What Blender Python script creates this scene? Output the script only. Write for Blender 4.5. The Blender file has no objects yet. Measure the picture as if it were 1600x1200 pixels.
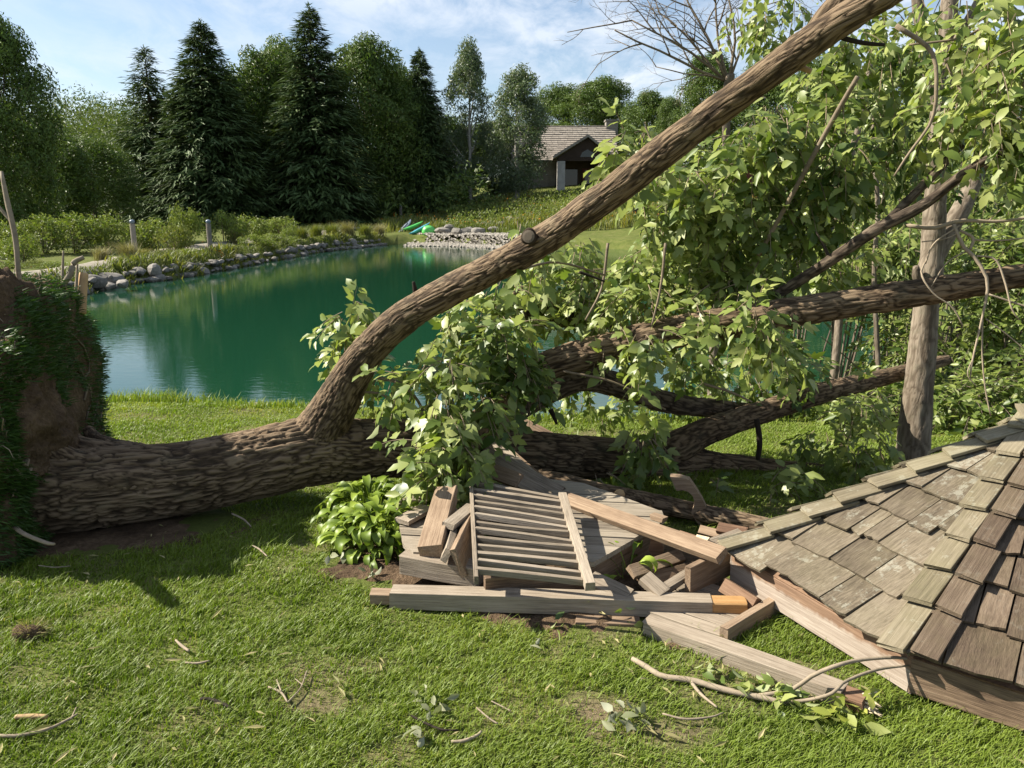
import bpy, bmesh, math, random
import numpy as np
from mathutils import Vector, Matrix

# ------------------------------------------------------------------ camera, sky, sun, exposure
SC = bpy.context.scene
COL = SC.collection
CAMZ, PITCH, FPX = 1.9, math.radians(12.4), 1232.0
CP, SP = math.cos(PITCH), math.sin(PITCH)
cam_d = bpy.data.cameras.new('camera')
cam = bpy.data.objects.new('camera', cam_d)
COL.objects.link(cam)
cam.location = (0, 0, CAMZ)
cam.rotation_euler = (math.pi / 2 - PITCH, 0, 0)
cam_d.sensor_width = 36.0
cam_d.lens = 36.0 * FPX / 1600.0
cam_d.clip_start = 0.05
cam_d.clip_end = 3000
SC.camera = cam

SUN_EL = math.radians(39)
SUN_AZ = math.radians(-79)            # from +Y, clockwise positive
TO_SUN = Vector((math.sin(SUN_AZ) * math.cos(SUN_EL), math.cos(SUN_AZ) * math.cos(SUN_EL), math.sin(SUN_EL)))
sun_d = bpy.data.lights.new('sun', 'SUN')
sun_d.energy = 5.0
sun_d.angle = math.radians(0.5)
sun_d.color = (1.0, 0.93, 0.80)
sun = bpy.data.objects.new('sun', sun_d)
COL.objects.link(sun)
sun.rotation_euler = (-TO_SUN).to_track_quat('-Z', 'Y').to_euler()

world = bpy.data.worlds.new('World')
SC.world = world
world.use_nodes = True
wn, wl = world.node_tree.nodes, world.node_tree.links
wn.clear()
w_out = wn.new('ShaderNodeOutputWorld')
w_bg = wn.new('ShaderNodeBackground')
w_bg.inputs['Strength'].default_value = 0.060
w_sky = wn.new('ShaderNodeTexSky')
w_sky.sky_type = 'NISHITA'
w_sky.sun_disc = False
w_sky.sun_elevation = SUN_EL
w_sky.sun_rotation = SUN_AZ
w_sky.air_density = 1.0
w_sky.dust_density = 0.6
w_sky.ozone_density = 1.5
# thin broken cloud on a high flat layer, laid out by direction
w_tc = wn.new('ShaderNodeTexCoord')
w_sep = wn.new('ShaderNodeSeparateXYZ')
wl.new(w_tc.outputs['Generated'], w_sep.inputs[0])
w_add = wn.new('ShaderNodeMath'); w_add.operation = 'ADD'; w_add.inputs[1].default_value = 0.16
w_max = wn.new('ShaderNodeMath'); w_max.operation = 'MAXIMUM'; w_max.inputs[1].default_value = 0.0
wl.new(w_sep.outputs['Z'], w_max.inputs[0]); wl.new(w_max.outputs[0], w_add.inputs[0])
w_dx = wn.new('ShaderNodeMath'); w_dx.operation = 'DIVIDE'
w_dy = wn.new('ShaderNodeMath'); w_dy.operation = 'DIVIDE'
wl.new(w_sep.outputs['X'], w_dx.inputs[0]); wl.new(w_add.outputs[0], w_dx.inputs[1])
wl.new(w_sep.outputs['Y'], w_dy.inputs[0]); wl.new(w_add.outputs[0], w_dy.inputs[1])
w_cmb = wn.new('ShaderNodeCombineXYZ')
wl.new(w_dx.outputs[0], w_cmb.inputs[0]); wl.new(w_dy.outputs[0], w_cmb.inputs[1])
def w_noise(scale, detail, rough, loc, rot, sc):
    m = wn.new('ShaderNodeMapping'); m.inputs['Location'].default_value = loc
    m.inputs['Rotation'].default_value = (0, 0, rot); m.inputs['Scale'].default_value = sc
    wl.new(w_cmb.outputs[0], m.inputs[0])
    n = wn.new('ShaderNodeTexNoise'); n.inputs['Scale'].default_value = scale
    n.inputs['Detail'].default_value = detail; n.inputs['Roughness'].default_value = rough
    n.inputs['Distortion'].default_value = 0.35
    wl.new(m.outputs[0], n.inputs['Vector'])
    return n
w_n1 = w_noise(0.62, 3, 0.5, (3.1, 1.7, 0), 0.45, (1.0, 1.0, 1))      # where the cloud lies
w_n2 = w_noise(4.2, 7, 0.62, (0.4, 6.2, 0), 0.9, (1.0, 0.62, 1))       # its mottling
w_m1 = wn.new('ShaderNodeMapRange'); w_m1.inputs[1].default_value = 0.34; w_m1.inputs[2].default_value = 0.60
w_m2 = wn.new('ShaderNodeMapRange'); w_m2.inputs[1].default_value = 0.40; w_m2.inputs[2].default_value = 0.63
wl.new(w_n1.outputs[0], w_m1.inputs[0]); wl.new(w_n2.outputs[0], w_m2.inputs[0])
w_mul = wn.new('ShaderNodeMath'); w_mul.operation = 'MULTIPLY'
wl.new(w_m1.outputs[0], w_mul.inputs[0]); wl.new(w_m2.outputs[0], w_mul.inputs[1])
w_cov = wn.new('ShaderNodeMath'); w_cov.operation = 'MULTIPLY_ADD'
w_cov.inputs[1].default_value = 0.75; w_cov.inputs[2].default_value = 0.10
wl.new(w_mul.outputs[0], w_cov.inputs[0])
w_mix = wn.new('ShaderNodeMix'); w_mix.data_type = 'RGBA'
w_mix.inputs[7].default_value = (6.4, 6.8, 7.4, 1)
wl.new(w_cov.outputs[0], w_mix.inputs[0]); wl.new(w_sky.outputs[0], w_mix.inputs[6])
wl.new(w_mix.outputs[2], w_bg.inputs['Color'])
wl.new(w_bg.outputs[0], w_out.inputs['Surface'])

SC.view_settings.view_transform = 'Standard'
SC.view_settings.look = 'None'
SC.view_settings.gamma = 1.0
SC.view_settings.use_curve_mapping = False
SC.view_settings.exposure = 1.38
SC.render.engine = 'CYCLES'
SC.cycles.max_bounces = 6
SC.cycles.transparent_max_bounces = 4
SC.cycles.use_denoising = True

# ------------------------------------------------------------------ helpers
rng = np.random.default_rng(11)
random.seed(5)

def at(x, y, zc):
    """point of the place at photo pixel x, y and distance zc along the viewing axis"""
    u, v = (x - 800) / FPX, (y - 600) / FPX
    return np.array([u * zc, (CP - v * SP) * zc, CAMZ + (-SP - v * CP) * zc])
def atr(x, y, zc, d):
    p = at(x, y, zc); return (p[0], p[1], p[2], d * 0.5 * zc / FPX)
def atF(x, y, F):
    v = (y - 600) / FPX
    return at(x, y, F / (CP - v * SP))
def gp(x, y, z=0.0):
    v = (y - 600) / FPX
    return at(x, y, (z - CAMZ) / (-SP - v * CP))

def _hash(ix, iy, iz, seed):
    h = (ix.astype(np.int64) * 374761393 + iy.astype(np.int64) * 668265263 + iz.astype(np.int64) * 2147483647 + seed * 974634777) & 0xffffffff
    h = ((h ^ (h >> 13)) * 1274126177) & 0xffffffff
    h = ((h ^ (h >> 16)) * 2246822519) & 0xffffffff
    return ((h ^ (h >> 15)) & 0xffffff).astype(np.float64) / 0xffffff
def vnoise(p, seed=0):
    """smooth value noise, -1..1; p is (N,3)"""
    p = np.asarray(p, float)
    i = np.floor(p).astype(np.int64); f = p - i
    f = f * f * f * (f * (f * 6 - 15) + 10)
    r = 0
    for dx in (0, 1):
        wx = f[:, 0] if dx else 1 - f[:, 0]
        for dy in (0, 1):
            wy = f[:, 1] if dy else 1 - f[:, 1]
            for dz in (0, 1):
                wz = f[:, 2] if dz else 1 - f[:, 2]
                r = r + wx * wy * wz * _hash(i[:, 0] + dx, i[:, 1] + dy, i[:, 2] + dz, seed)
    return r * 2 - 1
def fbm(p, oct=3, seed=0, gain=0.5):
    r = 0; a = 1.0; p = np.asarray(p, float)
    for k in range(oct):
        r = r + a * vnoise(p * (2.03 ** k), seed + k * 17); a *= gain
    return r
def sstep(a, b, x):
    t = np.clip((x - a) / (b - a), 0, 1); return t * t * (3 - 2 * t)
def nrm(v):
    v = np.asarray(v, float); return v / (np.linalg.norm(v, axis=-1, keepdims=True) + 1e-12)

def mesh_np(name, verts, faces, mat=None, uv=None, tint=None, smooth=False):
    """faces: list of index arrays (n,3) / (n,4)"""
    if isinstance(faces, np.ndarray): faces = [faces]
    me = bpy.data.meshes.new(name)
    V = np.ascontiguousarray(verts, dtype=np.float32)
    me.vertices.add(len(V)); me.vertices.foreach_set('co', V.ravel())
    loops = np.concatenate([f.ravel() for f in faces]).astype(np.int32)
    tot = np.concatenate([np.full(len(f), f.shape[1], np.int32) for f in faces])
    start = np.concatenate([[0], np.cumsum(tot)[:-1]]).astype(np.int32)
    me.loops.add(len(loops)); me.loops.foreach_set('vertex_index', loops)
    me.polygons.add(len(tot)); me.polygons.foreach_set('loop_start', start); me.polygons.foreach_set('loop_total', tot)
    me.polygons.foreach_set('use_smooth', np.full(len(tot), bool(smooth)))
    me.update(calc_edges=True)
    if uv is not None:
        l = me.uv_layers.new(name='UVMap')
        l.data.foreach_set('uv', np.ascontiguousarray(uv[loops], dtype=np.float32).ravel())
    if tint is not None:
        a = me.attributes.new('tint', 'FLOAT', 'POINT')
        a.data.foreach_set('value', np.ascontiguousarray(tint, dtype=np.float32))
    if mat is not None: me.materials.append(mat)
    return me

def link(name, data, parent=None, loc=None):
    o = bpy.data.objects.new(name, data); COL.objects.link(o)
    if loc is not None: o.location = loc
    if parent is not None: o.parent = parent
    return o
def tag(o, label=None, cat=None, group=None, kind=None):
    if label: o['label'] = label
    if cat: o['category'] = cat
    if group: o['group'] = group
    if kind: o['kind'] = kind
    return o
def thing(name, label, cat, loc=(0, 0, 0), group=None):
    o = link(name, None, None, loc); o.empty_display_size = 0.1
    return tag(o, label, cat, group)
def under(o, parent):
    """make o a part of parent, keeping where it is in the world (parents are only ever moved)"""
    def wpos(q): return q.location if q.parent is None else q.location + q.matrix_parent_inverse.translation + wpos(q.parent)
    o.parent = parent; o.matrix_parent_inverse = Matrix.Translation(-wpos(parent))
    return o
def world_mesh(name, verts, faces, mat, parent=None, **k):
    """mesh given in world coordinates; its origin goes to the bottom centre"""
    V = np.asarray(verts, float)
    c = (V.min(0) + V.max(0)) / 2; c[2] = V[:, 2].min()
    o = link(name, mesh_np(name, V - c, faces, mat, **k), None, tuple(c))
    if parent is not None: under(o, parent)
    return o

# ------------------------------------------------------------------ materials
def new_mat(name):
    m = bpy.data.materials.new(name); m.use_nodes = True
    n, l = m.node_tree.nodes, m.node_tree.links
    n.clear()
    out = n.new('ShaderNodeOutputMaterial'); b = n.new('ShaderNodeBsdfPrincipled')
    l.new(b.outputs[0], out.inputs[0])
    return m, n, l, b, out
def N_noise(n, l, vec, scale, detail=4, rough=0.55, dist=0.0):
    t = n.new('ShaderNodeTexNoise'); t.inputs['Scale'].default_value = scale
    t.inputs['Detail'].default_value = detail; t.inputs['Roughness'].default_value = rough
    t.inputs['Distortion'].default_value = dist
    if vec is not None: l.new(vec, t.inputs['Vector'])
    return t.outputs['Fac']
def N_ramp(n, l, fac, stops):
    r = n.new('ShaderNodeValToRGB')
    e = r.color_ramp.elements
    while len(e) > 1: e.remove(e[-1])
    e[0].position = stops[0][0]; e[0].color = (*stops[0][1], 1)
    for p, c in stops[1:]:
        k = e.new(p); k.color = (*c, 1)
    l.new(fac, r.inputs[0])
    return r.outputs[0]
def N_map(n, l, vec, scale=(1, 1, 1), loc=(0, 0, 0)):
    m = n.new('ShaderNodeMapping'); m.inputs['Scale'].default_value = scale; m.inputs['Location'].default_value = loc
    l.new(vec, m.inputs[0]); return m.outputs[0]
def N_mix(n, l, fac, a, b, mode='MIX'):
    m = n.new('ShaderNodeMix'); m.data_type = 'RGBA'; m.blend_type = mode
    for i, s in ((0, fac), (6, a), (7, b)):
        if hasattr(s, 'links') or hasattr(s, 'is_linked'): l.new(s, m.inputs[i])
        elif i == 0: m.inputs[0].default_value = s
        else: m.inputs[i].default_value = (*s, 1)
    return m.outputs[2]
def N_math(n, l, op, a, b=None, c=None):
    m = n.new('ShaderNodeMath'); m.operation = op
    for i, s in enumerate((a, b, c)):
        if s is None: continue
        if hasattr(s, 'is_linked'): l.new(s, m.inputs[i])
        else: m.inputs[i].default_value = s
    return m.outputs[0]
def N_bump(n, l, b, h, strength=0.5, dist=0.01):
    k = n.new('ShaderNodeBump'); k.inputs['Strength'].default_value = strength; k.inputs['Distance'].default_value = dist
    l.new(h, k.inputs['Height']); l.new(k.outputs[0], b.inputs['Normal'])
def N_objvec(n, l, jitter=True):
    """object coordinates pushed off by a random amount for each object"""
    tc = n.new('ShaderNodeTexCoord')
    if not jitter: return tc.outputs['Object']
    oi = n.new('ShaderNodeObjectInfo')
    s = N_math(n, l, 'MULTIPLY', oi.outputs['Random'], 37.0)
    a = n.new('ShaderNodeVectorMath'); a.operation = 'ADD'
    l.new(tc.outputs['Object'], a.inputs[0]); l.new(s, a.inputs[1])
    return a.outputs[0]

def mat_leaf(name, dark, mid, light, back, source='attr', trans=0.3, rough=0.45, gloss=0.4):
    m, n, l, b, out = new_mat(name)
    if source == 'attr':
        a = n.new('ShaderNodeAttribute'); a.attribute_name = 'tint'; f = a.outputs['Fac']
    else:
        f = n.new('ShaderNodeObjectInfo').outputs['Random']
    col = N_ramp(n, l, f, [(0.0, dark), (0.5, mid), (1.0, light)])
    g = n.new('ShaderNodeNewGeometry')
    bk = N_ramp(n, l, f, [(0.0, tuple(c * 0.75 for c in back)), (1.0, back)])
    col = N_mix(n, l, g.outputs['Backfacing'], col, bk)
    l.new(col, b.inputs['Base Color'])
    b.inputs['Roughness'].default_value = rough
    b.inputs['Specular IOR Level'].default_value = gloss
    t = n.new('ShaderNodeBsdfTranslucent')
    tcol = N_mix(n, l, 1.0, col, (1.15, 1.25, 0.55), 'MULTIPLY')
    l.new(tcol, t.inputs['Color'])
    mx = n.new('ShaderNodeMixShader'); mx.inputs[0].default_value = trans
    l.new(b.outputs[0], mx.inputs[1]); l.new(t.outputs[0], mx.inputs[2]); l.new(mx.outputs[0], out.inputs[0])
    return m

def mat_bark(name, furrow, ridge, pale, moss=0.0, scale=1.0):
    m, n, l, b, out = new_mat(name)
    tc = n.new('ShaderNodeTexCoord')
    a = n.new('ShaderNodeAttribute'); a.attribute_name = 'tint'          # height of the bark relief
    uvv = N_map(n, l, tc.outputs['UV'], (26 * scale, 5.0 * scale, 1))
    fine = N_noise(n, l, uvv, 2.2, 6, 0.65, 0.6)
    big = N_noise(n, l, tc.outputs['Object'], 1.7, 4, 0.6)
    h = N_math(n, l, 'MULTIPLY_ADD', fine, 0.55, N_math(n, l, 'MULTIPLY_ADD', a.outputs['Fac'], 0.75, -0.15))
    col = N_ramp(n, l, h, [(0.08, furrow), (0.42, ridge), (0.80, pale), (1.0, tuple(c * 1.15 for c in pale))])
    tone = N_ramp(n, l, big, [(0.3, (0.72, 0.68, 0.62)), (0.7, (1.15, 1.12, 1.08))])
    col = N_mix(n, l, 1.0, col, tone, 'MULTIPLY')
    if moss > 0:
        g = N_ramp(n, l, N_noise(n, l, tc.outputs['Object'], 6.0, 5, 0.7), [(0.52, (0, 0, 0)), (0.7, (moss, moss, moss))])
        col = N_mix(n, l, g, col, (0.16, 0.17, 0.11))
    l.new(col, b.inputs['Base Color'])
    b.inputs['Roughness'].default_value = 0.9
    b.inputs['Specular IOR Level'].default_value = 0.2
    N_bump(n, l, b, fine, 0.8, 0.012)
    return m

def mat_wood(name, dark, mid, light, knots=0.35, stretch=14.0, lichen=0.0, moss=0.0):
    m, n, l, b, out = new_mat(name)
    v = N_objvec(n, l)
    grain = N_noise(n, l, N_map(n, l, v, (1.6, stretch * 2.2, stretch * 2.2)), 3.0, 6, 0.62, 0.5)
    fibre = N_noise(n, l, N_map(n, l, v, (3.0, stretch * 8, stretch * 8)), 3.0, 3, 0.6)
    patch = N_noise(n, l, v, 3.3, 4, 0.6)
    oi = n.new('ShaderNodeObjectInfo')
    f = N_math(n, l, 'MULTIPLY_ADD', grain, 0.85, N_math(n, l, 'MULTIPLY_ADD', fibre, 0.45, N_math(n, l, 'MULTIPLY_ADD', patch, 0.55, N_math(n, l, 'MULTIPLY_ADD', oi.outputs['Random'], 0.28, -0.56))))
    col = N_ramp(n, l, f, [(0.22, dark), (0.5, mid), (0.78, light)])
    if knots > 0:
        vo = n.new('ShaderNodeTexVoronoi'); vo.inputs['Scale'].default_value = 3.0
        l.new(N_map(n, l, v, (1.0, 2.2, 2.2)), vo.inputs['Vector'])
        kf = N_ramp(n, l, vo.outputs['Distance'], [(0.05, (knots,) * 3), (0.13, (0, 0, 0))])
        col = N_mix(n, l, kf, col, tuple(c * 0.45 for c in dark))
    if lichen > 0:
        lf = N_noise(n, l, v, 22.0, 5, 0.75)
        area = N_noise(n, l, v, 2.6, 3, 0.5)
        lm = N_ramp(n, l, N_math(n, l, 'MULTIPLY', lf, N_math(n, l, 'MULTIPLY_ADD', area, 1.2, 0.35)), [(0.56, (0, 0, 0)), (0.64, (lichen,) * 3)])
        col = N_mix(n, l, lm, col, (0.45, 0.46, 0.38))
    if moss > 0:
        mf = N_ramp(n, l, N_noise(n, l, v, 5.0, 5, 0.7), [(0.45, (0, 0, 0)), (0.68, (moss,) * 3)])
        col = N_mix(n, l, mf, col, (0.15, 0.15, 0.055))
    l.new(col, b.inputs['Base Color'])
    b.inputs['Roughness'].default_value = 0.82
    b.inputs['Specular IOR Level'].default_value = 0.25
    N_bump(n, l, b, N_math(n, l, 'MULTIPLY_ADD', fibre, 0.6, grain), 0.55, 0.006)
    return m

def mat_plain(name, col, rough=0.7, var=0.25, scale=6.0, bump=0.0, spec=0.4, jitter=True):
    m, n, l, b, out = new_mat(name)
    v = N_objvec(n, l, jitter)
    t = N_noise(n, l, v, scale, 5, 0.6)
    oi = n.new('ShaderNodeObjectInfo')
    f = N_math(n, l, 'MULTIPLY_ADD', oi.outputs['Random'], 0.3 if jitter else 0.0, t)
    c = N_ramp(n, l, f, [(0.3, tuple(x * (1 - var) for x in col)), (0.85, tuple(min(1, x * (1 + var)) for x in col))])
    l.new(c, b.inputs['Base Color']); b.inputs['Roughness'].default_value = rough
    b.inputs['Specular IOR Level'].default_value = spec
    if bump: N_bump(n, l, b, t, bump, 0.02)
    return m

# ------------------------------------------------------------------ terrain
WATER_Z = -0.5
_pond_px = [(-420, 596), (-150, 606), (160, 622), (300, 630), (490, 638), (700, 648), (860, 662), (1000, 664), (1150, 652), (1290, 622), (1370, 585),
            (1400, 545), (1375, 490), (1300, 440), (1150, 404), (1000, 391), (900, 387), (780, 386), (720, 382), (640, 380),
            (600, 383), (500, 394), (400, 412), (280, 434), (200, 444), (140, 456), (60, 476), (-60, 512), (-260, 555)]
POND = np.array([gp(x, y, WATER_Z)[:2] for x, y in _pond_px])
def pond_dist(P):
    """signed distance to the shoreline, positive on land; P (N,2)"""
    A = POND; B = np.roll(POND, -1, 0)
    d = np.full(len(P), 1e9); ins = np.zeros(len(P), bool)
    for a, b in zip(A, B):
        e = b - a; w = P - a
        t = np.clip((w @ e) / (e @ e), 0, 1)
        d = np.minimum(d, np.linalg.norm(w - t[:, None] * e, axis=1))
        c = ((a[1] <= P[:, 1]) & (b[1] > P[:, 1])) | ((b[1] <= P[:, 1]) & (a[1] > P[:, 1]))
        xx = a[0] + (P[:, 1] - a[1]) / (b[1] - a[1] + 1e-12) * e[0]
        ins ^= c & (P[:, 0] < xx)
    return np.where(ins, -d, d)
def terrain(P):
    P = np.atleast_2d(np.asarray(P, float)); x, y = P[:, 0], P[:, 1]
    d = pond_dist(P)
    near = -0.068 * np.clip(y - 3.9, 0, 7) + 0.035 * vnoise(np.stack([x * 0.7, y * 0.7, x * 0], 1), 3) + 0.012 * vnoise(np.stack([x * 2.7, y * 2.7, x * 0], 1), 4)
    slope = 0.025 + 0.135 * sstep(-14, 3, x) * sstep(24, 45, y)
    far = 0.15 + slope * np.clip(d - 3.0, 0, 45) + 0.10 * vnoise(np.stack([x * 0.12, y * 0.12, x * 0], 1), 8)
    far = far + 16 * sstep(95, 190, y) * sstep(10, -40, x)
    far = far + 1.1 * sstep(4, 12, x) * sstep(40, 20, y) * sstep(0, 6, d)
    t = sstep(9.5, 15, y)
    land = near * (1 - t) + far * t
    up = WATER_Z + (land - WATER_Z) * sstep(-0.05, 0.75, d)
    return np.where(d > 0, up, WATER_Z - 0.9 * np.clip(-d / 1.2, 0, 1))
def tz(x, y): return float(terrain([[x, y]])[0])

def axis_pts(n, lim, near):
    s = np.linspace(-1, 1, n); k = np.arcsinh(lim / near)
    return near * np.sinh(k * s)
gx = axis_pts(250, 900, 2.2)
gy = np.concatenate([np.linspace(-60, 0, 12)[:-1], np.linspace(0, 12, 90)[:-1], 12 + (np.expm1(np.linspace(0, 1, 150) * 4.2) / np.expm1(4.2)) * 1400])
GX, GY = np.meshgrid(gx, gy)
TP = np.stack([GX.ravel(), GY.ravel()], 1)
TV = np.concatenate([TP, terrain(TP)[:, None]], 1)
nx, ny = len(gx), len(gy)
idx = np.arange(nx * ny).reshape(ny, nx)
TF = np.stack([idx[:-1, :-1], idx[:-1, 1:], idx[1:, 1:], idx[1:, :-1]], -1).reshape(-1, 4)

ROOF_FOOT = np.array([[1.14, 3.84], [1.59, 2.87], [2.37, 2.30], [3.6, 2.4], [4.2, 4.0], [3.3, 5.0], [2.3, 4.9]])
BED = [(-0.76, 3.98, 0.27), (-0.66, 4.35, 0.33), (-0.38, 3.74, 0.30), (-0.05, 3.66, 0.30), (0.25, 3.7, 0.30), (0.45, 4.1, 0.9), (0.15, 4.5, 0.85), (-0.3, 4.4, 0.6)]
def in_poly(P, poly):
    ins = np.zeros(len(P), bool)
    for a, b_ in zip(poly, np.roll(poly, -1, 0)):
        c = ((a[1] <= P[:, 1]) & (b_[1] > P[:, 1])) | ((b_[1] <= P[:, 1]) & (a[1] > P[:, 1]))
        xx = a[0] + (P[:, 1] - a[1]) / (b_[1] - a[1] + 1e-12) * (b_[0] - a[0])
        ins ^= c & (P[:, 0] < xx)
    return ins
def bare(P):
    """1 where the lawn is thin or dry"""
    q = np.c_[P, np.zeros(len(P))]
    s = 0.5 * sstep(0.45, 1.1, fbm(q * 2.4, 4, 21) + .15 * sstep(3.6, 2.4, P[:, 1]))
    for (x_, y_, rx, ry, k) in [(0.25, 2.73, 0.24, 0.10, 0.9), (0.50, 2.55, 0.22, 0.09, 0.7), (0.0, 2.62, 0.25, 0.1, 0.5), (-0.72, 2.72, 0.16, 0.07, 0.8),
                                (0.45, 2.25, 0.4, 0.08, 0.6), (-0.4, 2.2, 0.2, 0.08, 0.4), (-0.66, 2.99, .2, .08, .6)]:
        e = ((P[:, 0] - x_) / rx) ** 2 + ((P[:, 1] - y_) / ry) ** 2
        s = np.maximum(s, k * sstep(1.5, 0.3, e + 0.7 * fbm(q * 7, 2, 5)))
    return s
m_ground, n, l, b, out = new_mat('lawn_soil')
tc = n.new('ShaderNodeTexCoord')
c1 = N_noise(n, l, tc.outputs['Object'], 2.3, 6, 0.65)
c2 = N_noise(n, l, tc.outputs['Object'], 38.0, 4, 0.7)
f = N_math(n, l, 'MULTIPLY_ADD', c2, 0.45, N_math(n, l, 'MULTIPLY', c1, 0.6))
col = N_ramp(n, l, f, [(0.32, (0.050, 0.062, 0.016)), (0.52, (0.090, 0.110, 0.025)), (0.72, (0.16, 0.14, 0.06))])
l.new(col, b.inputs['Base Color']); b.inputs['Roughness'].default_value = 0.95; b.inputs['Specular IOR Level'].default_value = 0.1
at_ = n.new('ShaderNodeAttribute'); at_.attribute_name = 'tint'
soilc = N_ramp(n, l, c2, [(0.3, (0.075, 0.052, 0.033)), (0.7, (0.22, 0.165, 0.11))])
for lk in list(b.inputs['Base Color'].links): l.remove(lk)
l.new(N_mix(n, l, at_.outputs['Fac'], col, soilc), b.inputs['Base Color'])
N_bump(n, l, b, c2, 0.7, 0.03)
ground = link('ground', mesh_np('ground', TV, TF, m_ground, smooth=True, tint=bare(TP) * (TP[:, 1] < 9) * (np.abs(TP[:, 0]) < 9) * (TP[:, 1] > 0)))
tag(ground, 'sloping green lawn and grassy banks around the pond', kind='structure')

# water: a sheet reaching a little under the banks
m_water, n, l, b, out = new_mat('pond_water')
tc = n.new('ShaderNodeTexCoord')
b.inputs['Base Color'].default_value = (0.007, 0.040, 0.020, 1)
b.inputs['Roughness'].default_value = 0.03
b.inputs['IOR'].default_value = 1.42
wv = N_noise(n, l, N_map(n, l, tc.outputs['Object'], (0.8, 2.6, 1)), 2.4, 3, 0.55, 0.4)
wv2 = N_noise(n, l, N_map(n, l, tc.outputs['Object'], (2.0, 6.0, 1)), 3.0, 2, 0.5)
N_bump(n, l, b, N_math(n, l, 'MULTIPLY_ADD', wv2, 0.35, wv), 0.038, 0.05)
cen = POND.mean(0)
PO = []
for i in range(len(POND)):
    a, c, e = POND[i - 1], POND[i], POND[(i + 1) % len(POND)]
    t = nrm(e - a); nn = np.array([t[1], -t[0]])
    if pond_dist((c + nn * 0.3)[None])[0] < 0: nn = -nn
    PO.append(c + nn * 0.7)
bm = bmesh.new()
bm.faces.new([bm.verts.new((p[0], p[1], WATER_Z)) for p in PO])
bmesh.ops.triangulate(bm, faces=bm.faces[:])
bm.normal_update()
me = bpy.data.meshes.new('pond_water'); bm.to_mesh(me); bm.free(); me.materials.append(m_water)
if me.polygons[0].normal.z < 0: me.flip_normals()
tag(link('pond_water', me), 'deep green still pond water mirroring the trees', kind='structure')

# gravel path along the far left bank, climbing the hill on the right
m_path = mat_plain('gravel_path', (0.25, 0.225, 0.18), 0.95, 0.25, 9.0, 0.5, 0.1, False)
_pp = [gp(x, y, 0.15) for x, y in [(-80, 436), (60, 424), (130, 414), (200, 403), (300, 388), (380, 379), (470, 369), (560, 361)]]
_pp += [atF(600, 352, 74), atF(650, 338, 80), atF(700, 318, 88), atF(740, 306, 94)]
_pp = np.array(_pp)
def resample(P, n):
    P = np.asarray(P, float)
    t = np.concatenate([[0], np.cumsum(np.linalg.norm(np.diff(P[:, :3], axis=0), axis=1))]); t /= t[-1]
    # Catmull-Rom
    Q = np.vstack([2 * P[0] - P[1], P, 2 * P[-1] - P[-2]])
    u = np.linspace(0, 1, n); out = np.zeros((n, P.shape[1]))
    for k, s in enumerate(u):
        i = min(max(np.searchsorted(t, s, 'right') - 1, 0), len(P) - 2)
        f_ = (s - t[i]) / (t[i + 1] - t[i] + 1e-12)
        p0, p1, p2, p3 = Q[i], Q[i + 1], Q[i + 2], Q[i + 3]
        out[k] = 0.5 * ((2 * p1) + (-p0 + p2) * f_ + (2 * p0 - 5 * p1 + 4 * p2 - p3) * f_ ** 2 + (-p0 + 3 * p1 - 3 * p2 + p3) * f_ ** 3)
    if P.shape[1] > 3: out[:, 3] = np.maximum(out[:, 3], P[:, 3].min() * 0.9)
    return out
pc = resample(_pp[:, :2].repeat(1, 0).__class__(np.c_[_pp[:, :2], np.zeros(len(_pp))]) if False else np.c_[_pp[:, :2], np.zeros(len(_pp))], 120)[:, :2]
pt = nrm(np.gradient(pc, axis=0)); pn = np.stack([-pt[:, 1], pt[:, 0]], 1)
rows = []
for s in np.linspace(-1, 1, 7):
    w = 0.85 + 0.12 * np.sin(np.arange(120) * 0.7 + s * 3)
    q = pc + pn * (s * w)[:, None]
    rows.append(np.c_[q, terrain(q) + 0.12 - 0.11 * abs(s)])
PV = np.stack(rows, 1).reshape(-1, 3)
ii = np.arange(120 * 7).reshape(120, 7)
PF = np.stack([ii[:-1, :-1], ii[:-1, 1:], ii[1:, 1:], ii[1:, :-1]], -1).reshape(-1, 4)
tag(link('gravel_path', mesh_np('gravel_path', PV, PF, m_path, smooth=True)), 'pale gravel path along the far bank of the pond', kind='structure')

# ------------------------------------------------------------------ lawn grass (blades)
m_grass = mat_leaf('grass_blades', (0.062, 0.112, 0.010), (0.158, 0.232, 0.020), (0.34, 0.33, 0.09), (0.165, 0.225, 0.03), 'attr', 0.30, 0.5, 0.3)
def blades(P, length, width, lean, tint, seed=0, up=None, flat=0.0):
    """bent three-segment blades at P (N,3)"""
    r = np.random.default_rng(seed); n_ = len(P)
    a = r.uniform(0, 2 * np.pi, n_)
    dirx = np.stack([np.cos(a), np.sin(a), np.zeros(n_)], 1) * (lean * r.uniform(0.2, 1.3, n_))[:, None]
    dirx[:, 0] += flat
    upv = np.tile([0, 0, 1.0], (n_, 1)) if up is None else up
    w = nrm(np.cross(upv, dirx + r.normal(0, 0.4, (n_, 3)))) * (width * 0.5)[:, None]
    L = length[:, None]
    m1 = P + L * (0.5 * upv + 0.22 * dirx)
    tip = P + L * (0.86 * upv + 0.85 * dirx)
    V = np.stack([P - w, P + w, m1 - w * 0.8, m1 + w * 0.8, tip], 1).reshape(-1, 3)
    k = (np.arange(n_) * 5)[:, None]
    Q = k + np.array([[0, 1, 3, 2]]); T = k + np.array([[2, 3, 4]])
    return V, [Q, T], np.repeat(tint, 5)

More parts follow.
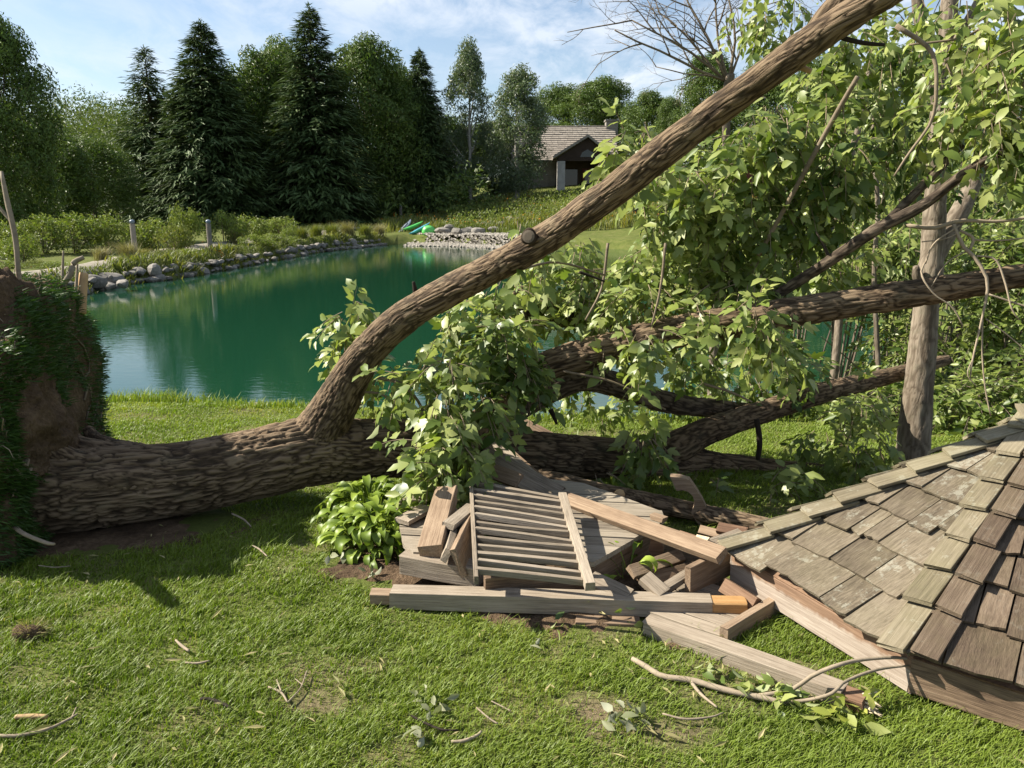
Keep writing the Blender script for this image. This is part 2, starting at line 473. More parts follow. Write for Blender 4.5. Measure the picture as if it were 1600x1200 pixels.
NB = 385000
y_ = 1.55 + (9.2 - 1.55) * rng.random(NB) ** 1.55
x_ = (rng.random(NB) * 2 - 1) * (0.72 * y_ + 0.45)
P2 = np.stack([x_, y_], 1)
keep = pond_dist(P2) > 0.12
keep &= ~in_poly(P2, ROOF_FOOT * 0.985 + np.array([0.05, 0.05]))
for (bx, by, br) in BED: keep &= ((P2[:, 0] - bx) ** 2 + (P2[:, 1] - by) ** 2) > (br * (0.85 + 0.25 * rng.random(NB))) ** 2
br_ = bare(P2)
keep &= rng.random(NB) > 0.88 * br_
# root hole under the butt of the trunk
keep &= ~((np.abs((P2[:, 1] - 4.72) / 0.52) ** 2 + np.abs((P2[:, 0] + 2.8) / 1.0) ** 2) < 1.0)
P2 = P2[keep]; br_ = br_[keep]
P3 = np.c_[P2, terrain(P2) - 0.004]
tuft = fbm(np.c_[P2 * 5.5, np.zeros(len(P2))], 3, 31)
hue = fbm(np.c_[P2 * 1.1, np.zeros(len(P2))], 3, 41)
yy = P2[:, 1]
L_ = (0.024 + 0.016 * rng.random(len(P2)) + 0.016 * np.clip(tuft, -0.7, 1)) * (1 - 0.35 * br_)
L_ = L_ * (1 + 1.6 * sstep(0.9, 0.1, pond_dist(P2)) * rng.random(len(P2)))
W_ = 0.0025 + 0.00085 * yy
tint = np.clip(0.45 + 0.24 * hue + 0.14 * rng.normal(0, 1, len(P2)) + 0.45 * br_ * rng.random(len(P2)) + 0.10 * sstep(4.5, 7, yy), 0, 1)
V, F, T = blades(P3, L_, W_, 0.75, tint, 2, flat=0.35)
nw = 26000
wi = rng.choice(len(P3), nw); wi = wi[(tuft[wi] > -.35) & (yy[wi] < 6.5)]; nw = len(wi)
V2, F2, T2 = blades(P3[wi] + np.c_[rng.normal(0, .01, (nw, 2)), np.zeros(nw)], rng.uniform(.04, .08, nw), 0.0020 + .0006 * yy[wi], 1.3, np.clip(rng.normal(.60, .22, nw), 0, 1), 12, flat=.5)
F = [np.vstack([F[0], F2[0] + len(V)]), np.vstack([F[1], F2[1] + len(V)])]; V = np.vstack([V, V2]); T = np.concatenate([T, T2])
tag(link('lawn_grass', mesh_np('lawn_grass', V, F, m_grass, tint=T)), 'short mown green grass of the sunlit lawn', kind='stuff')

# tall tufts along the near shore
r_ = np.random.default_rng(8)
TPs = []
for (cx, cy, k, sp, h) in [(255, 620, 420, 0.32, .20), (215, 622, 200, 0.3, 0.14), (330, 630, 160, 0.3, 0.12), (420, 634, 240, 0.3, 0.13), (470, 636, 200, 0.25, 0.14), (380, 633, 150, .3, .1), (180, 622, 150, .2, .12), (830, 668, 300, .4, .12), (940, 672, 300, .4, .14), (1090, 668, 300, .5, .15), (1200, 650, 300, .5, .2)]:
    c = gp(cx, cy + 4, -0.42)
    q = c[:2] + r_.normal(0, 1, (k, 2)) * [sp, 0.14]
    TPs.append(np.c_[q, np.full(k, h)])
TPs = np.vstack(TPs); q3 = np.c_[TPs[:, :2], terrain(TPs[:, :2])]
V, F, T = blades(q3, TPs[:, 2] * r_.uniform(0.6, 1.3, len(q3)), np.full(len(q3), 0.011), 0.55, np.clip(r_.normal(0.62, 0.16, len(q3)), 0, 1), 9, flat=0.1)
tag(link('shore_grass', mesh_np('shore_grass', V, F, m_grass, tint=T)), 'taller unmown grass along the near edge of the pond', kind='stuff')

# ------------------------------------------------------------------ foliage builders
LEAF_T = {   # x across, y along, z off the leaf; quads and triangles
    0: (np.array([[0, 0, 0], [0, .40, .02], [0, .75, .0], [0, 1, -.09], [-.23, .28, .07], [-.22, .60, .05], [.23, .28, .07], [.22, .60, .05]]),
        [np.array([[1, 2, 5, 4], [2, 1, 6, 7]]), np.array([[0, 1, 4], [2, 3, 5], [1, 0, 6], [3, 2, 7]])]),
    1: (np.array([[0, 0, 0], [0, .35, .02], [0, .72, .0], [0, 1, -.10], [-.20, .12, .05], [-.42, .50, .02], [-.17, .46, .05], [-.20, .66, .03],
                  [.20, .12, .05], [.42, .50, .02], [.17, .46, .05], [.20, .66, .03]]),
        [np.array([[0, 1, 6, 4], [1, 2, 7, 6], [1, 0, 8, 10], [2, 1, 10, 11]]), np.array([[4, 6, 5], [2, 3, 7], [10, 8, 9], [3, 2, 11]])]),
    2: (np.array([[0, 0, 0], [-.17, .45, .05], [0, 1, -.08], [.17, .45, .05]]), [np.array([[0, 3, 2, 1]])]),
    4: (np.array([[0, 0, 0], [-.10, .4, .03], [0, 1, -.05], [.10, .4, .03]]), [np.array([[0, 3, 2, 1]])]),
    3: (np.array([[0, 0, 0], [-.21, .35, .09], [0, .5, .0], [.21, .35, .09], [-.14, .72, .06], [.14, .72, .06], [0, 1, -.12]]),
        [np.array([[0, 2, 1, 1]])[:0], np.array([[0, 2, 1], [2, 0, 3], [1, 2, 4], [2, 3, 5], [2, 6, 4], [6, 2, 5]])]),
}
def frames(axis, normal):
    y_ax = nrm(axis); x_ax = nrm(np.cross(y_ax, normal)); z_ax = np.cross(x_ax, y_ax)
    return x_ax, y_ax, z_ax
def bake_leaves(pos, axis, normal, size, tint, variant):
    x_ax, y_ax, z_ax = frames(axis, normal)
    VV, Q, T3, TT = [], [], [], []; base = 0
    for k in np.unique(variant):
        s = variant == k; tv, tf = LEAF_T[int(k)]; m_ = s.sum()
        v = pos[s][:, None] + size[s][:, None, None] * (tv[None, :, 0:1] * x_ax[s][:, None] + tv[None, :, 1:2] * y_ax[s][:, None] + tv[None, :, 2:3] * z_ax[s][:, None])
        off = base + (np.arange(m_) * len(tv))
        for f in tf:
            if len(f) == 0: continue
            g = (off[:, None, None] + f[None]).reshape(-1, f.shape[1])
            (Q if f.shape[1] == 4 else T3).append(g)
        VV.append(v.reshape(-1, 3)); TT.append(np.repeat(tint[s], len(tv))); base += m_ * len(tv)
    fs = []
    if Q: fs.append(np.vstack(Q))
    if T3: fs.append(np.vstack(T3))
    return np.vstack(VV), fs, np.concatenate(TT)
def tube_np(pts, nseg=6, n=None):
    """plain tapered tube through pts (x,y,z,r); returns verts, quads"""
    P = np.asarray(pts, float)
    if n: P = resample(P, n)
    T = nrm(np.gradient(P[:, :3], axis=0))
    ref = np.array([0.21, 0.37, 0.9]); 
    N0 = nrm(np.cross(T, ref)); B0 = np.cross(T, N0)
    a = np.linspace(0, 2 * np.pi, nseg, endpoint=False)
    V = P[:, None, :3] + P[:, None, 3:4] * (np.cos(a)[None, :, None] * N0[:, None] + np.sin(a)[None, :, None] * B0[:, None])
    m_ = len(P); i = np.arange(m_ * nseg).reshape(m_, nseg); j = np.roll(i, -1, 1)
    Q = np.stack([i[:-1], j[:-1], j[1:], i[1:]], -1).reshape(-1, 4)
    V = V.reshape(-1, 3)
    # end caps
    c = len(V); V = np.vstack([V, P[0, :3], P[-1, :3]])
    t0 = np.stack([np.full(nseg, c), j[0], i[0]], -1); t1 = np.stack([np.full(nseg, c + 1), i[-1], j[-1]], -1)
    return V, Q, np.vstack([t0, t1])
def join_tubes(lst):
    VV, QQ, TT = [], [], []; b_ = 0
    for v, q, t in lst:
        VV.append(v); QQ.append(q + b_); TT.append(t + b_); b_ += len(v)
    return np.vstack(VV), [np.vstack(QQ), np.vstack(TT)]

m_twig = mat_plain('twig_bark', (0.16, 0.125, 0.085), 0.85, 0.35, 30.0, 0.2, 0.2)
m_trunk_far = mat_plain('far_trunk_bark', (0.10, 0.08, 0.06), 0.9, 0.35, 4.0, 0.4, 0.2)
m_trunk_pale = mat_plain('pale_trunk_bark', (0.25, 0.235, 0.21), 0.85, 0.3, 3.0, 0.3, 0.2)
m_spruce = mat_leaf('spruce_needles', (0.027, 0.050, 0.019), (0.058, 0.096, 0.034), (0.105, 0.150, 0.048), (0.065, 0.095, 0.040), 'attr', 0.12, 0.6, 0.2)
m_oak = mat_leaf('broadleaf_far', (0.040, 0.072, 0.014), (0.082, 0.135, 0.024), (0.15, 0.20, 0.042), (0.12, 0.16, 0.045), 'attr', 0.22, 0.5, 0.3)
m_aspen = mat_leaf('aspen_leaves', (0.055, 0.085, 0.045), (0.095, 0.135, 0.065), (0.15, 0.19, 0.09), (0.15, 0.18, 0.11), 'attr', 0.25, 0.45, 0.4)
m_shrub = mat_leaf('shrub_leaves', (0.070, 0.110, 0.018), (0.160, 0.215, 0.032), (0.26, 0.28, 0.06), (0.20, 0.23, 0.07), 'attr', 0.3, 0.5, 0.3)
m_farwood = mat_leaf('far_wood_leaves', (0.048, 0.078, 0.018), (0.090, 0.130, 0.028), (0.145, 0.180, 0.045), (0.10, 0.13, 0.04), 'attr', 0.25, 0.6, 0.2)
m_yellow = mat_leaf('perennial_leaves', (0.08, 0.11, 0.02), (0.15, 0.18, 0.035), (0.30, 0.25, 0.05), (0.16, 0.18, 0.06), 'attr', 0.3, 0.55, 0.3)
m_dry = mat_leaf('dry_grass', (0.12, 0.13, 0.045), (0.24, 0.22, 0.09), (0.40, 0.34, 0.18), (0.25, 0.22, 0.1), 'attr', 0.25, 0.6, 0.2)

def crown_mesh(name, H, W, z0, n, size, mat, seed, n_clump=70, clump=0.2, shape='round', flat=1.0):
    """leaves gathered in clumps over an uneven crown between z0 and H, half-width W"""
    r = np.random.default_rng(seed)
    cs = []
    while len(cs) < n_clump:
        h = r.random() ** 0.8
        if shape == 'round': prof = math.sqrt(max(0, 1 - (2 * (h ** 0.9) - 1) ** 2)) 
        elif shape == 'spire': prof = (1 - h) ** 0.75 * min(1, h * 5 + 0.35)
        else: prof = min(1, (1 - h) * 3.0) ** 0.6 * min(1, h * 3 + 0.45)
        a = r.uniform(0, 2 * np.pi); k = r.uniform(0.35, 1.0) ** 0.5
        lob = 0.8 + 0.28 * math.sin(a * 2 + seed) + 0.16 * math.sin(a * 3 + h * 9 + seed)
        rad = W * prof * k * lob
        cs.append((rad * math.cos(a), rad * math.sin(a), z0 + (H - z0) * h * (1 + 0.05 * math.sin(a * 2.0)), r.uniform(0.65, 1.3)))
    cs = np.array(cs)
    ci = r.integers(0, n_clump, n)
    d = nrm(r.normal(0, 1, (n, 3)) + [0, 0, .25])
    rr = (W * clump * cs[ci, 3] * r.uniform(0.45, 1.08, n) ** 0.6)[:, None]
    pos = cs[ci, :3] + d * rr * np.array([1, 1, 0.9 * flat])
    nor = nrm(d + r.normal(0, 0.5, (n, 3)))
    ax = nrm(np.cross(nor, r.normal(0, 1, (n, 3))) + np.array([0, 0, -0.25]))
    tint = np.clip(0.45 + 0.25 * (r.random(n_clump)[ci] - 0.5) + r.normal(0, 0.2, n), 0, 1)
    sz = size * r.uniform(0.7, 1.35, n)
    V, F, T = bake_leaves(pos, ax, nor, sz, tint, np.full(n, 2))
    V2 = V.copy()
    return mesh_np(name, V2, F, mat, tint=T), cs
def trunk_mesh(name, H, r0, mat, seed, cs=None, nb=10):
    r = np.random.default_rng(seed + 90)
    pts = [(0, 0, -0.4, r0 * 1.35), (0, 0, 0.3, r0 * 1.05)]
    wob = r.normal(0, 0.03, (5, 2)) * H * 0.25
    for k, t in enumerate((0.2, 0.4, 0.6, 0.8, 0.95)): pts.append((wob[k, 0], wob[k, 1], H * t, r0 * (1 - t) * 0.95 + 0.02))
    tb = [tube_np(pts, 9, 22)]
    if cs is not None:
        for c in cs[r.choice(len(cs), min(nb, len(cs)), False)]:
            zb = max(H * 0.12, c[2] * 0.62)
            tb.append(tube_np([(0, 0, zb, r0 * 0.42), (c[0] * .45, c[1] * .45, zb + (c[2] - zb) * .4, r0 * .28), (c[0], c[1], c[2], r0 * .08)], 6, 8))
    V, F = join_tubes(tb)
    return mesh_np(name, V, F, mat, smooth=True)

def spruce_mesh(name, H, W, seed, dens=1.0, ragged=0.25, clear=0.03):
    r = np.random.default_rng(seed)
    pos, ax, nor, sz, tn = [], [], [], [], []
    bt = []
    z = H * clear
    while z < H * 0.985:
        t = z / H
        Lb = W * (1 - t) ** 0.82 * (0.75 + 0.25 * min(1, t * 6)) + 0.12
        nb = max(4, int((7 + 13 * (1 - t)) * dens))
        for k in range(nb):
            a = r.uniform(0, 2 * np.pi); L = Lb * (1 - ragged * r.random() ** 1.5 * (1 if r.random() < .7 else 2))
            if L < 0.1: continue
            ns = int(6 + L * 9)
            s = np.sort(r.random(ns) ** 0.7)
            droop = -0.22 * L * s ** 1.3 + 0.16 * L * np.maximum(0, s - 0.75)
            ca, sa = math.cos(a), math.sin(a)
            lift = 0.35 * t
            px_ = np.stack([ca * L * s, sa * L * s, z + droop + lift * L * s], 1)
            px_ += r.normal(0, 0.10, px_.shape) * (0.6 + L * 0.35)
            side = r.choice([-1, 1], ns) * r.uniform(0.2, 0.9, ns)
            d = np.stack([ca - sa * side, sa + ca * side, np.full(ns, -0.75) + r.normal(0, 0.35, ns) + t * 0.6], 1)
            pos.append(px_); ax.append(d); nor.append(np.stack([ca * 0.5 + r.normal(0, .4, ns), sa * 0.5 + r.normal(0, .4, ns), np.full(ns, 0.8)], 1))
            sz.append(r.uniform(0.42, 0.85, ns) * (0.55 + 0.45 * min(1, L / 2))); 
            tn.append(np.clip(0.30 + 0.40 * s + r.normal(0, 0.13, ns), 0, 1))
            if r.random() < 0.35: bt.append(tube_np([(0, 0, z, .05), (ca * L * .5, sa * L * .5, z - .1 * L + lift * L * .5, .03), (ca * L * .9, sa * L * .9, z - .2 * L + lift * L * .9, .01)], 4, 4))
        z += r.uniform(0.12, 0.26) * (1.15 - 0.5 * t)
    ns = 60
    pos.append(np.c_[r.normal(0, .05, (ns, 2)), r.uniform(H * .93, H, ns)]); ax.append(np.c_[r.normal(0, .5, (ns, 2)), np.full(ns, .8)]); nor.append(r.normal(0, 1, (ns, 3))); sz.append(r.uniform(.2, .45, ns)); tn.append(r.uniform(.4, .9, ns))
    pos, ax, nor, sz, tn = (np.concatenate(q) for q in (pos, ax, nor, sz, tn))
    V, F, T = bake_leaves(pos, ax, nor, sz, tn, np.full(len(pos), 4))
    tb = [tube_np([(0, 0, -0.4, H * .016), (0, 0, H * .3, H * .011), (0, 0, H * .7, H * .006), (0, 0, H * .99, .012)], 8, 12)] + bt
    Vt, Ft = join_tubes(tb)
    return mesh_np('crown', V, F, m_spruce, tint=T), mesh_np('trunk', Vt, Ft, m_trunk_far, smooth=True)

def plant_tree(name, label, cat, group, xpx, ytop, F, H, meshes, hw_px=None, W=None, rot=0.0, sink=0.0):
    """stand a tree (crown and trunk meshes of height H, half-width W) so that its top reaches photo row ytop at distance F"""
    top = atF(xpx, ytop, F)
    zb = tz(top[0], F) - sink
    sz = (top[2] - zb) / H
    sx = sz if hw_px is None else (hw_px / FPX * (F * CP)) / W
    e = thing(name, label, cat, (float(top[0]), float(F), zb), group)
    e.scale = (sx, sx, sz); e.rotation_euler = (0, 0, rot)
    link('trunk', meshes[1], e); link('crown', meshes[0], e)
    return e

# ------------------------------------------------------------------ far trees
sp_a = spruce_mesh('sp', 17.0, 4.6, 1, 1.1, 0.28)
sp_b = spruce_mesh('sp', 16.0, 4.2, 2, 0.55, 0.55)
sp_c = spruce_mesh('sp', 17.5, 4.4, 3, 0.9, 0.42)
def broad(H, W, z0, n, size, mat, seed, tm=m_trunk_far, **k):
    cm, cs = crown_mesh('crown', H, W, z0, n, size, mat, seed, **k)
    return (cm, trunk_mesh('trunk', H * 0.9, 0.018 * H, tm, seed, cs))
oak_a = broad(14, 5.0, 0.6, 36000, 0.34, m_oak, 4, n_clump=150, clump=0.27)
oak_b = broad(13, 4.4, 0.8, 32000, 0.34, m_oak, 5, n_clump=130, clump=0.29)
oak_c = broad(14, 5.6, 1.0, 36000, 0.34, m_oak, 6, n_clump=140, clump=0.27, shape='oval')
asp_a = broad(13, 2.9, 1.8, 17000, 0.27, m_aspen, 7, m_trunk_pale, n_clump=110, clump=0.27, shape='oval')
asp_b = broad(11, 2.9, 0.9, 18000, 0.27, m_aspen, 8, m_trunk_pale, n_clump=120, clump=0.30, shape='oval')

G_SP, G_BR = 'spruces across the pond', 'broadleaf trees across the pond'
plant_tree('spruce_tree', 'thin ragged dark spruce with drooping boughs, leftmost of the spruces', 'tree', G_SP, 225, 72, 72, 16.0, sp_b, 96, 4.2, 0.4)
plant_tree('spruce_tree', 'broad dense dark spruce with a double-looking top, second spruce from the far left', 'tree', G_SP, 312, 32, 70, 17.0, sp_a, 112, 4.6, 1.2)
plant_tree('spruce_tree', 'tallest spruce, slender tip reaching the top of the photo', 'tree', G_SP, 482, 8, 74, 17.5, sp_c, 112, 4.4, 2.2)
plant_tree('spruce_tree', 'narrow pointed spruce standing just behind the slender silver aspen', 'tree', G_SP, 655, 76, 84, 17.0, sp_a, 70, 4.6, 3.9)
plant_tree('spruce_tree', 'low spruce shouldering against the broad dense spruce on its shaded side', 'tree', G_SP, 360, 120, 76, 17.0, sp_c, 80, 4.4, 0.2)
for (x, yt, F, H, ms, hw, W, lab) in [
    (-14, 50, 44, 14, oak_a, 80, 5.0, 'large broadleaf tree with open lit boughs at the left edge of the photo'),
    (-70, 120, 40, 14, oak_a, 90, 5.0, 'dark broadleaf tree cut off by the left edge of the photo'),
    (70, 205, 56, 13, oak_b, 84, 4.4, 'low dark broadleaf tree in front of the far wooded hill'),
    (140, 235, 62, 13, oak_c, 78, 5.6, 'low rounded tree in shade just before the ragged thin spruce'),
    (405, 92, 78, 13, oak_b, 78, 4.4, 'broadleaf tree filling the gap between the broad spruce and the tallest spruce'),
    (435, 84, 84, 14, oak_c, 80, 5.6, 'pale-topped broadleaf tree behind the tallest spruce'),
    (565, 80, 80, 14, oak_a, 84, 5.0, 'tall rounded broadleaf tree right beside the tallest spruce'),
    (618, 118, 84, 13, oak_b, 70, 4.4, 'broadleaf tree in shade beside the narrow pointed spruce'),
    (690, 190, 92, 13, oak_b, 70, 4.4, 'low dark tree between the pointed spruce and the slender silver aspen'),
    (770, 205, 92, 13, oak_a, 70, 5.0, 'low dark tree behind the two silver aspens'),
    (880, 142, 118, 14, oak_c, 62, 5.6, 'dark oak behind the house roof, lower left of the pair'),
    (938, 132, 112, 14, oak_a, 66, 5.0, 'tallest rounded oak rising behind the house roof'),
    (1012, 150, 100, 13, oak_b, 46, 4.4, 'rounded oak beside the stone chimney of the house'),
    (1050, 168, 96, 13, oak_a, 34, 5.0, 'small oak between the chimney tree and the leaning limb'),
    (1110, 96, 84, 14, oak_a, 62, 5.0, 'rounded broadleaf tree behind the bare dead treetop'),
    (1190, 110, 80, 14, oak_c, 70, 5.6, 'broadleaf tree behind the thick upper end of the leaning limb'),
    (1290, 100, 70, 13, oak_b, 80, 4.4, 'broadleaf tree half hidden behind hanging branches upper right'),
    (1400, 90, 64, 14, oak_a, 90, 5.0, 'broadleaf tree directly behind the grey standing trunk'),
    (1520, 80, 58, 14, oak_c, 100, 5.6, 'broadleaf tree behind the crown at the right edge'),
    (1640, 70, 50, 13, oak_b, 110, 4.4, 'broadleaf tree cut off by the right edge of the photo')]:
    plant_tree('broadleaf_tree', lab, 'tree', G_BR, x, yt, F, H, ms, hw, W, (x * 0.37) % 6.28)
plant_tree('aspen_tree', 'slender silver-green aspen with a pale bare lower trunk', 'tree', 'aspens beside the house', 733, 80, 84, 13, asp_a, 44, 2.9, 0.5)
plant_tree('aspen_tree', 'bushy silver-green aspen touching the house roof', 'tree', 'aspens beside the house', 808, 118, 80, 11, asp_b, 52, 2.9, 2.0)

# dark understorey under the spruces and the far wood on the hill (masses nobody could count)
def mass(name, label, spots, size, per, mat, seed, W, H):
    r = np.random.default_rng(seed); POS, TT = [], []
    for (x, y) in spots:
        z = tz(x, y); k = per
        d = nrm(r.normal(0, 1, (k, 3))); d[:, 2] = np.abs(d[:, 2])
        sc = r.uniform(0.75, 1.3)
        POS.append(np.array([x, y, z]) + d * np.array([W, W, H]) * sc * r.uniform(0.7, 1.05, (k, 1)) * (1 + 0.22 * vnoise(d * 3 + seed + x, 3))[:, None])
        TT.append(np.clip(r.normal(0.45 + r.normal(0, .12), 0.18, k), 0, 1))
    P_ = np.vstack(POS); k = len(P_)
    nor = nrm(r.normal(0, 1, (k, 3)) + [0, 0, .6]); ax = np.cross(nor, r.normal(0, 1, (k, 3)))
    V, F, T = bake_leaves(P_, ax, nor, size * r.uniform(.7, 1.3, k), np.concatenate(TT), np.full(k, 2))
    return tag(link(name, mesh_np(name, V, F, mat, tint=T)), label, kind='stuff')
sr = np.random.default_rng(3)
mass('distant_wood', 'far wooded hillside seen as one mass of crowns', [(atF(x, 300, F)[0], F) for x, F in zip(sr.uniform(-260, 330, 110), sr.uniform(105, 200, 110))], 0.70, 560, m_farwood, 5, 6.0, 9.0)
mass('undergrowth', 'dark undergrowth below the far trees', [(atF(x, 340, F)[0], F) for x, F in zip(sr.uniform(-80, 740, 120), sr.uniform(74, 98, 120))], 0.55, 300, m_oak, 6, 3.0, 4.2)

# ------------------------------------------------------------------ house on the rise
m_shake = mat_plain('house_roof_shakes', (0.29, 0.255, 0.215), 0.9, 0.3, 3.0, 0.3, 0.2, False)
m_hwall = mat_plain('house_dark_timber', (0.055, 0.038, 0.028), 0.85, 0.3, 2.0, 0.2, 0.2, False)
m_stone = mat_plain('house_stone', (0.17, 0.155, 0.135), 0.9, 0.35, 2.2, 0.4, 0.2)
m_pillar = mat_plain('pale_pillar_stone', (0.34, 0.325, 0.30), 0.9, 0.3, 2.2, 0.4, 0.2)
m_door = mat_plain('house_red_door', (0.10, 0.022, 0.016), 0.6, 0.3, 2.0, 0.0, 0.3, False)
m_glass = mat_plain('dark_window_glass', (0.02, 0.025, 0.03), 0.08, 0.2, 2.0, 0.0, 0.5, False)
FH = 86.0
hb = atF(908, 292, FH); HX, HZ = float(hb[0]), float(hb[2]); K = FH * CP / FPX          # metres per photo pixel there
house = thing('house', 'low house with a grey shake roof and dark gabled porch on the rise', 'house', (HX, FH, HZ))
def loc_mesh(name, verts, faces, mat, parent, **k):
    fs = {}
    for f in faces: fs.setdefault(len(f), []).append(f)
    return link(name, mesh_np(name, np.array(verts, float), [np.array(v) for v in fs.values()], mat, **k), parent)
def boxv(x0, x1, y0, y1, z0, z1):
    v = [(x0, y0, z0), (x1, y0, z0), (x1, y1, z0), (x0, y1, z0), (x0, y0, z1), (x1, y0, z1), (x1, y1, z1), (x0, y1, z1)]
    f = [(0, 3, 2, 1), (4, 5, 6, 7), (0, 1, 5, 4), (1, 2, 6, 5), (2, 3, 7, 6), (3, 0, 4, 7)]
    return v, f
def boxes(name, lst, mat, parent):
    V, F = [], []
    for bx in lst:
        v, f = boxv(*bx); F += [tuple(i + len(V) for i in q) for q in f]; V += v
    return loc_mesh(name, V, F, mat, parent)
xl, xr = (800 - 908) * K, (968 - 908) * K
ze, zr = (292 - 252) * K, (292 - 193) * K
boxes('wall', [(xl + .4, xr - .4, 2.0, 9.6, -2.2, ze + .1)], m_stone, house)
NC = 18; V, F = [], []
for k in range(NC):      # shake courses, each standing a little proud of the one above
    t0, t1 = k / NC, (k + 1.25) / NC
    for s in (0, 1):
        y0 = 1.2 + (5.8 - 1.2) * t0 if s == 0 else 10.4 - (10.4 - 5.8) * t0
        y1 = 1.2 + (5.8 - 1.2) * t1 if s == 0 else 10.4 - (10.4 - 5.8) * t1
        z0, z1 = ze + (zr - ze) * t0, ze + (zr - ze) * t1
        if t1 > 1: y1, z1 = 5.8, zr
        x = xl
        while x < xr:
            w = random.uniform(.5, 1.1); xe = min(x + w, xr); dz = random.uniform(0, .05)
            b_ = len(V)
            V += [(x, y0, z0 + .10 + dz), (xe - .02, y0, z0 + .10 + dz), (xe - .02, y1, z1 + .02), (x, y1, z1 + .02), (x, y0, z0), (xe - .02, y0, z0)]
            F += [(b_, b_ + 1, b_ + 2, b_ + 3), (b_ + 4, b_ + 5, b_ + 1, b_)]
            x = xe
roof = loc_mesh('roof', V, F, m_shake, house)
boxes('roof_deck', [(xl, xr, 5.6, 6.0, zr - .25, zr - .02)], m_hwall, roof)
boxes('chimney', [(xr - 1.0, xr + .3, 5.2, 6.6, zr - 3.0, zr + .45), (xr - 1.1, xr + .4, 5.1, 6.7, zr + .452, zr + .62)], m_stone, roof)
px0, px1 = (866 - 908) * K, (951 - 908) * K; pa = (914 - 908) * K
pze, pzr = (292 - 250) * K, (292 - 221) * K
def slab(a, b_, t, y0, y1):      # sloping roof slab between two points of the gable, in plan y0..y1
    (xa, za), (xb, zb) = a, b_
    return [(xa, y0, za), (xb, y0, zb), (xb, y1, zb), (xa, y1, za), (xa, y0, za + t), (xb, y0, zb + t), (xb, y1, zb + t), (xa, y1, za + t)], [(0, 3, 2, 1), (4, 5, 6, 7), (0, 1, 5, 4), (1, 2, 6, 5), (2, 3, 7, 6), (3, 0, 4, 7)]
for a, b_ in (((px0 - .2, pze - .1), (pa, pzr)), ((pa, pzr), (px1 + .2, pze - .1))):
    v, f = slab(a, b_, .28, -2.6, 4.0); loc_mesh('porch_roof', v, f, m_shake, house)
v = [(px0 + .3, -2.1, pze - .35), (px1 - .3, -2.1, pze - .35), (px1 - .3, -2.1, pze + .05), (pa, -2.1, pzr - .05), (px0 + .3, -2.1, pze + .05)]
v += [(x, -1.8, z) for x, _, z in v]
gable = loc_mesh('gable', v, [(0, 1, 2, 3, 4), (9, 8, 7, 6, 5), (0, 5, 6, 1), (1, 6, 7, 2), (2, 7, 8, 3), (3, 8, 9, 4), (4, 9, 5, 0)], m_hwall, house)
loc_mesh('window', [(pa - .75, -2.13, pze + .05), (pa + .75, -2.13, pze + .05), (pa + .55, -2.13, pze + .5), (pa, -2.13, pze + .8), (pa - .55, -2.13, pze + .5)], [(0, 1, 2, 3, 4)], m_glass, gable)
for x0 in (px0 + .2, px1 - 1.0): boxes('pillar', [(x0, x0 + .8, -2.2, -1.3, -1.8, pze - .36)], m_pillar, house)
boxes('porch_wall', [(px0 + .3, px1 - .3, 1.7, 1.95, -1.8, pze + .6)], m_hwall, house)
d_ = boxes('door', [(pa - .2, pa + 1.9, 1.6, 1.69, -1.0, pze - .9)], m_door, house)
boxes('glazing', [(pa + .1, pa + .75, 1.57, 1.6, 0.2, pze - 1.1), (pa + .95, pa + 1.6, 1.57, 1.6, 0.2, pze - 1.1)], m_glass, d_)
boxes('window', [(px0 + .9, pa - .7, 1.6, 1.69, -.3, pze - 1.0)], m_glass, house)

# dark red shed glimpsed through the hanging leaves and a bench on the slope
sb = atF(1212, 296, 62)
shed = thing('shed', 'small dark red shed glimpsed through the hanging branches', 'shed', (float(sb[0]), 62, tz(sb[0], 62)))
kz = float(sb[2]) - tz(sb[0], 62)
boxes('wall', [(-2.3, 2.3, 0, 3, -.5, kz + 1.6)], m_door, shed)
for a, b_ in (((-2.7, kz + 1.4), (0, kz + 2.7)), ((0, kz + 2.7), (2.7, kz + 1.4))):
    v, f = slab(a, b_, .15, -.5, 3.5); loc_mesh('roof', v, f, m_shake, shed)
bb = atF(1018, 300, 60)
bench = thing('picnic_bench', 'dark wooden bench on the sunny slope under the leaning limb', 'bench', (float(bb[0]), 60, tz(bb[0], 60)))
kz = max(0.0, float(bb[2]) - bench.location.z)
boxes('seat', [(-1.3, 1.3, -.3, .1, .42, .5)], m_hwall, bench)
boxes('backrest', [(-1.3, 1.3, .12, .18, .62, .95)], m_hwall, bench)
for x0 in (-1.1, .98): boxes('leg', [(x0, x0 + .12, -.28, .17, -.3, .415)], m_hwall, bench)

# ------------------------------------------------------------------ rocks
m_rock = mat_plain('shore_rock', (0.15, 0.138, 0.12), 0.85, 0.5, 4.0, 0.5, 0.3)
m_cob = mat_plain('beach_cobble', (0.33, 0.30, 0.25), 0.9, 0.3, 2.0, 0.2, 0.2, False)
def rock_mesh(seed, sub=2):
    bm = bmesh.new(); bmesh.ops.create_icosphere(bm, subdivisions=sub, radius=1)
    P_ = np.array([v.co for v in bm.verts]); r = np.random.default_rng(seed)
    for _ in range(7):       # knock flat faces off it
        d = nrm(r.normal(0, 1, 3)); h = r.uniform(.55, .85); s = P_ @ d
        P_ = P_ - np.outer(np.maximum(0, s - h), d) * .85
    P_ = P_ * (1 + 0.10 * vnoise(P_ * 2.2 + seed * 3.1, seed))[:, None] * np.array([1, r.uniform(.65, .9), r.uniform(.5, .72)])
    F_ = np.array([[v.index for v in f.verts] for f in bm.faces]); bm.free()
    return mesh_np('rock', P_, F_, m_rock)
rocks = [rock_mesh(k) for k in range(6)]
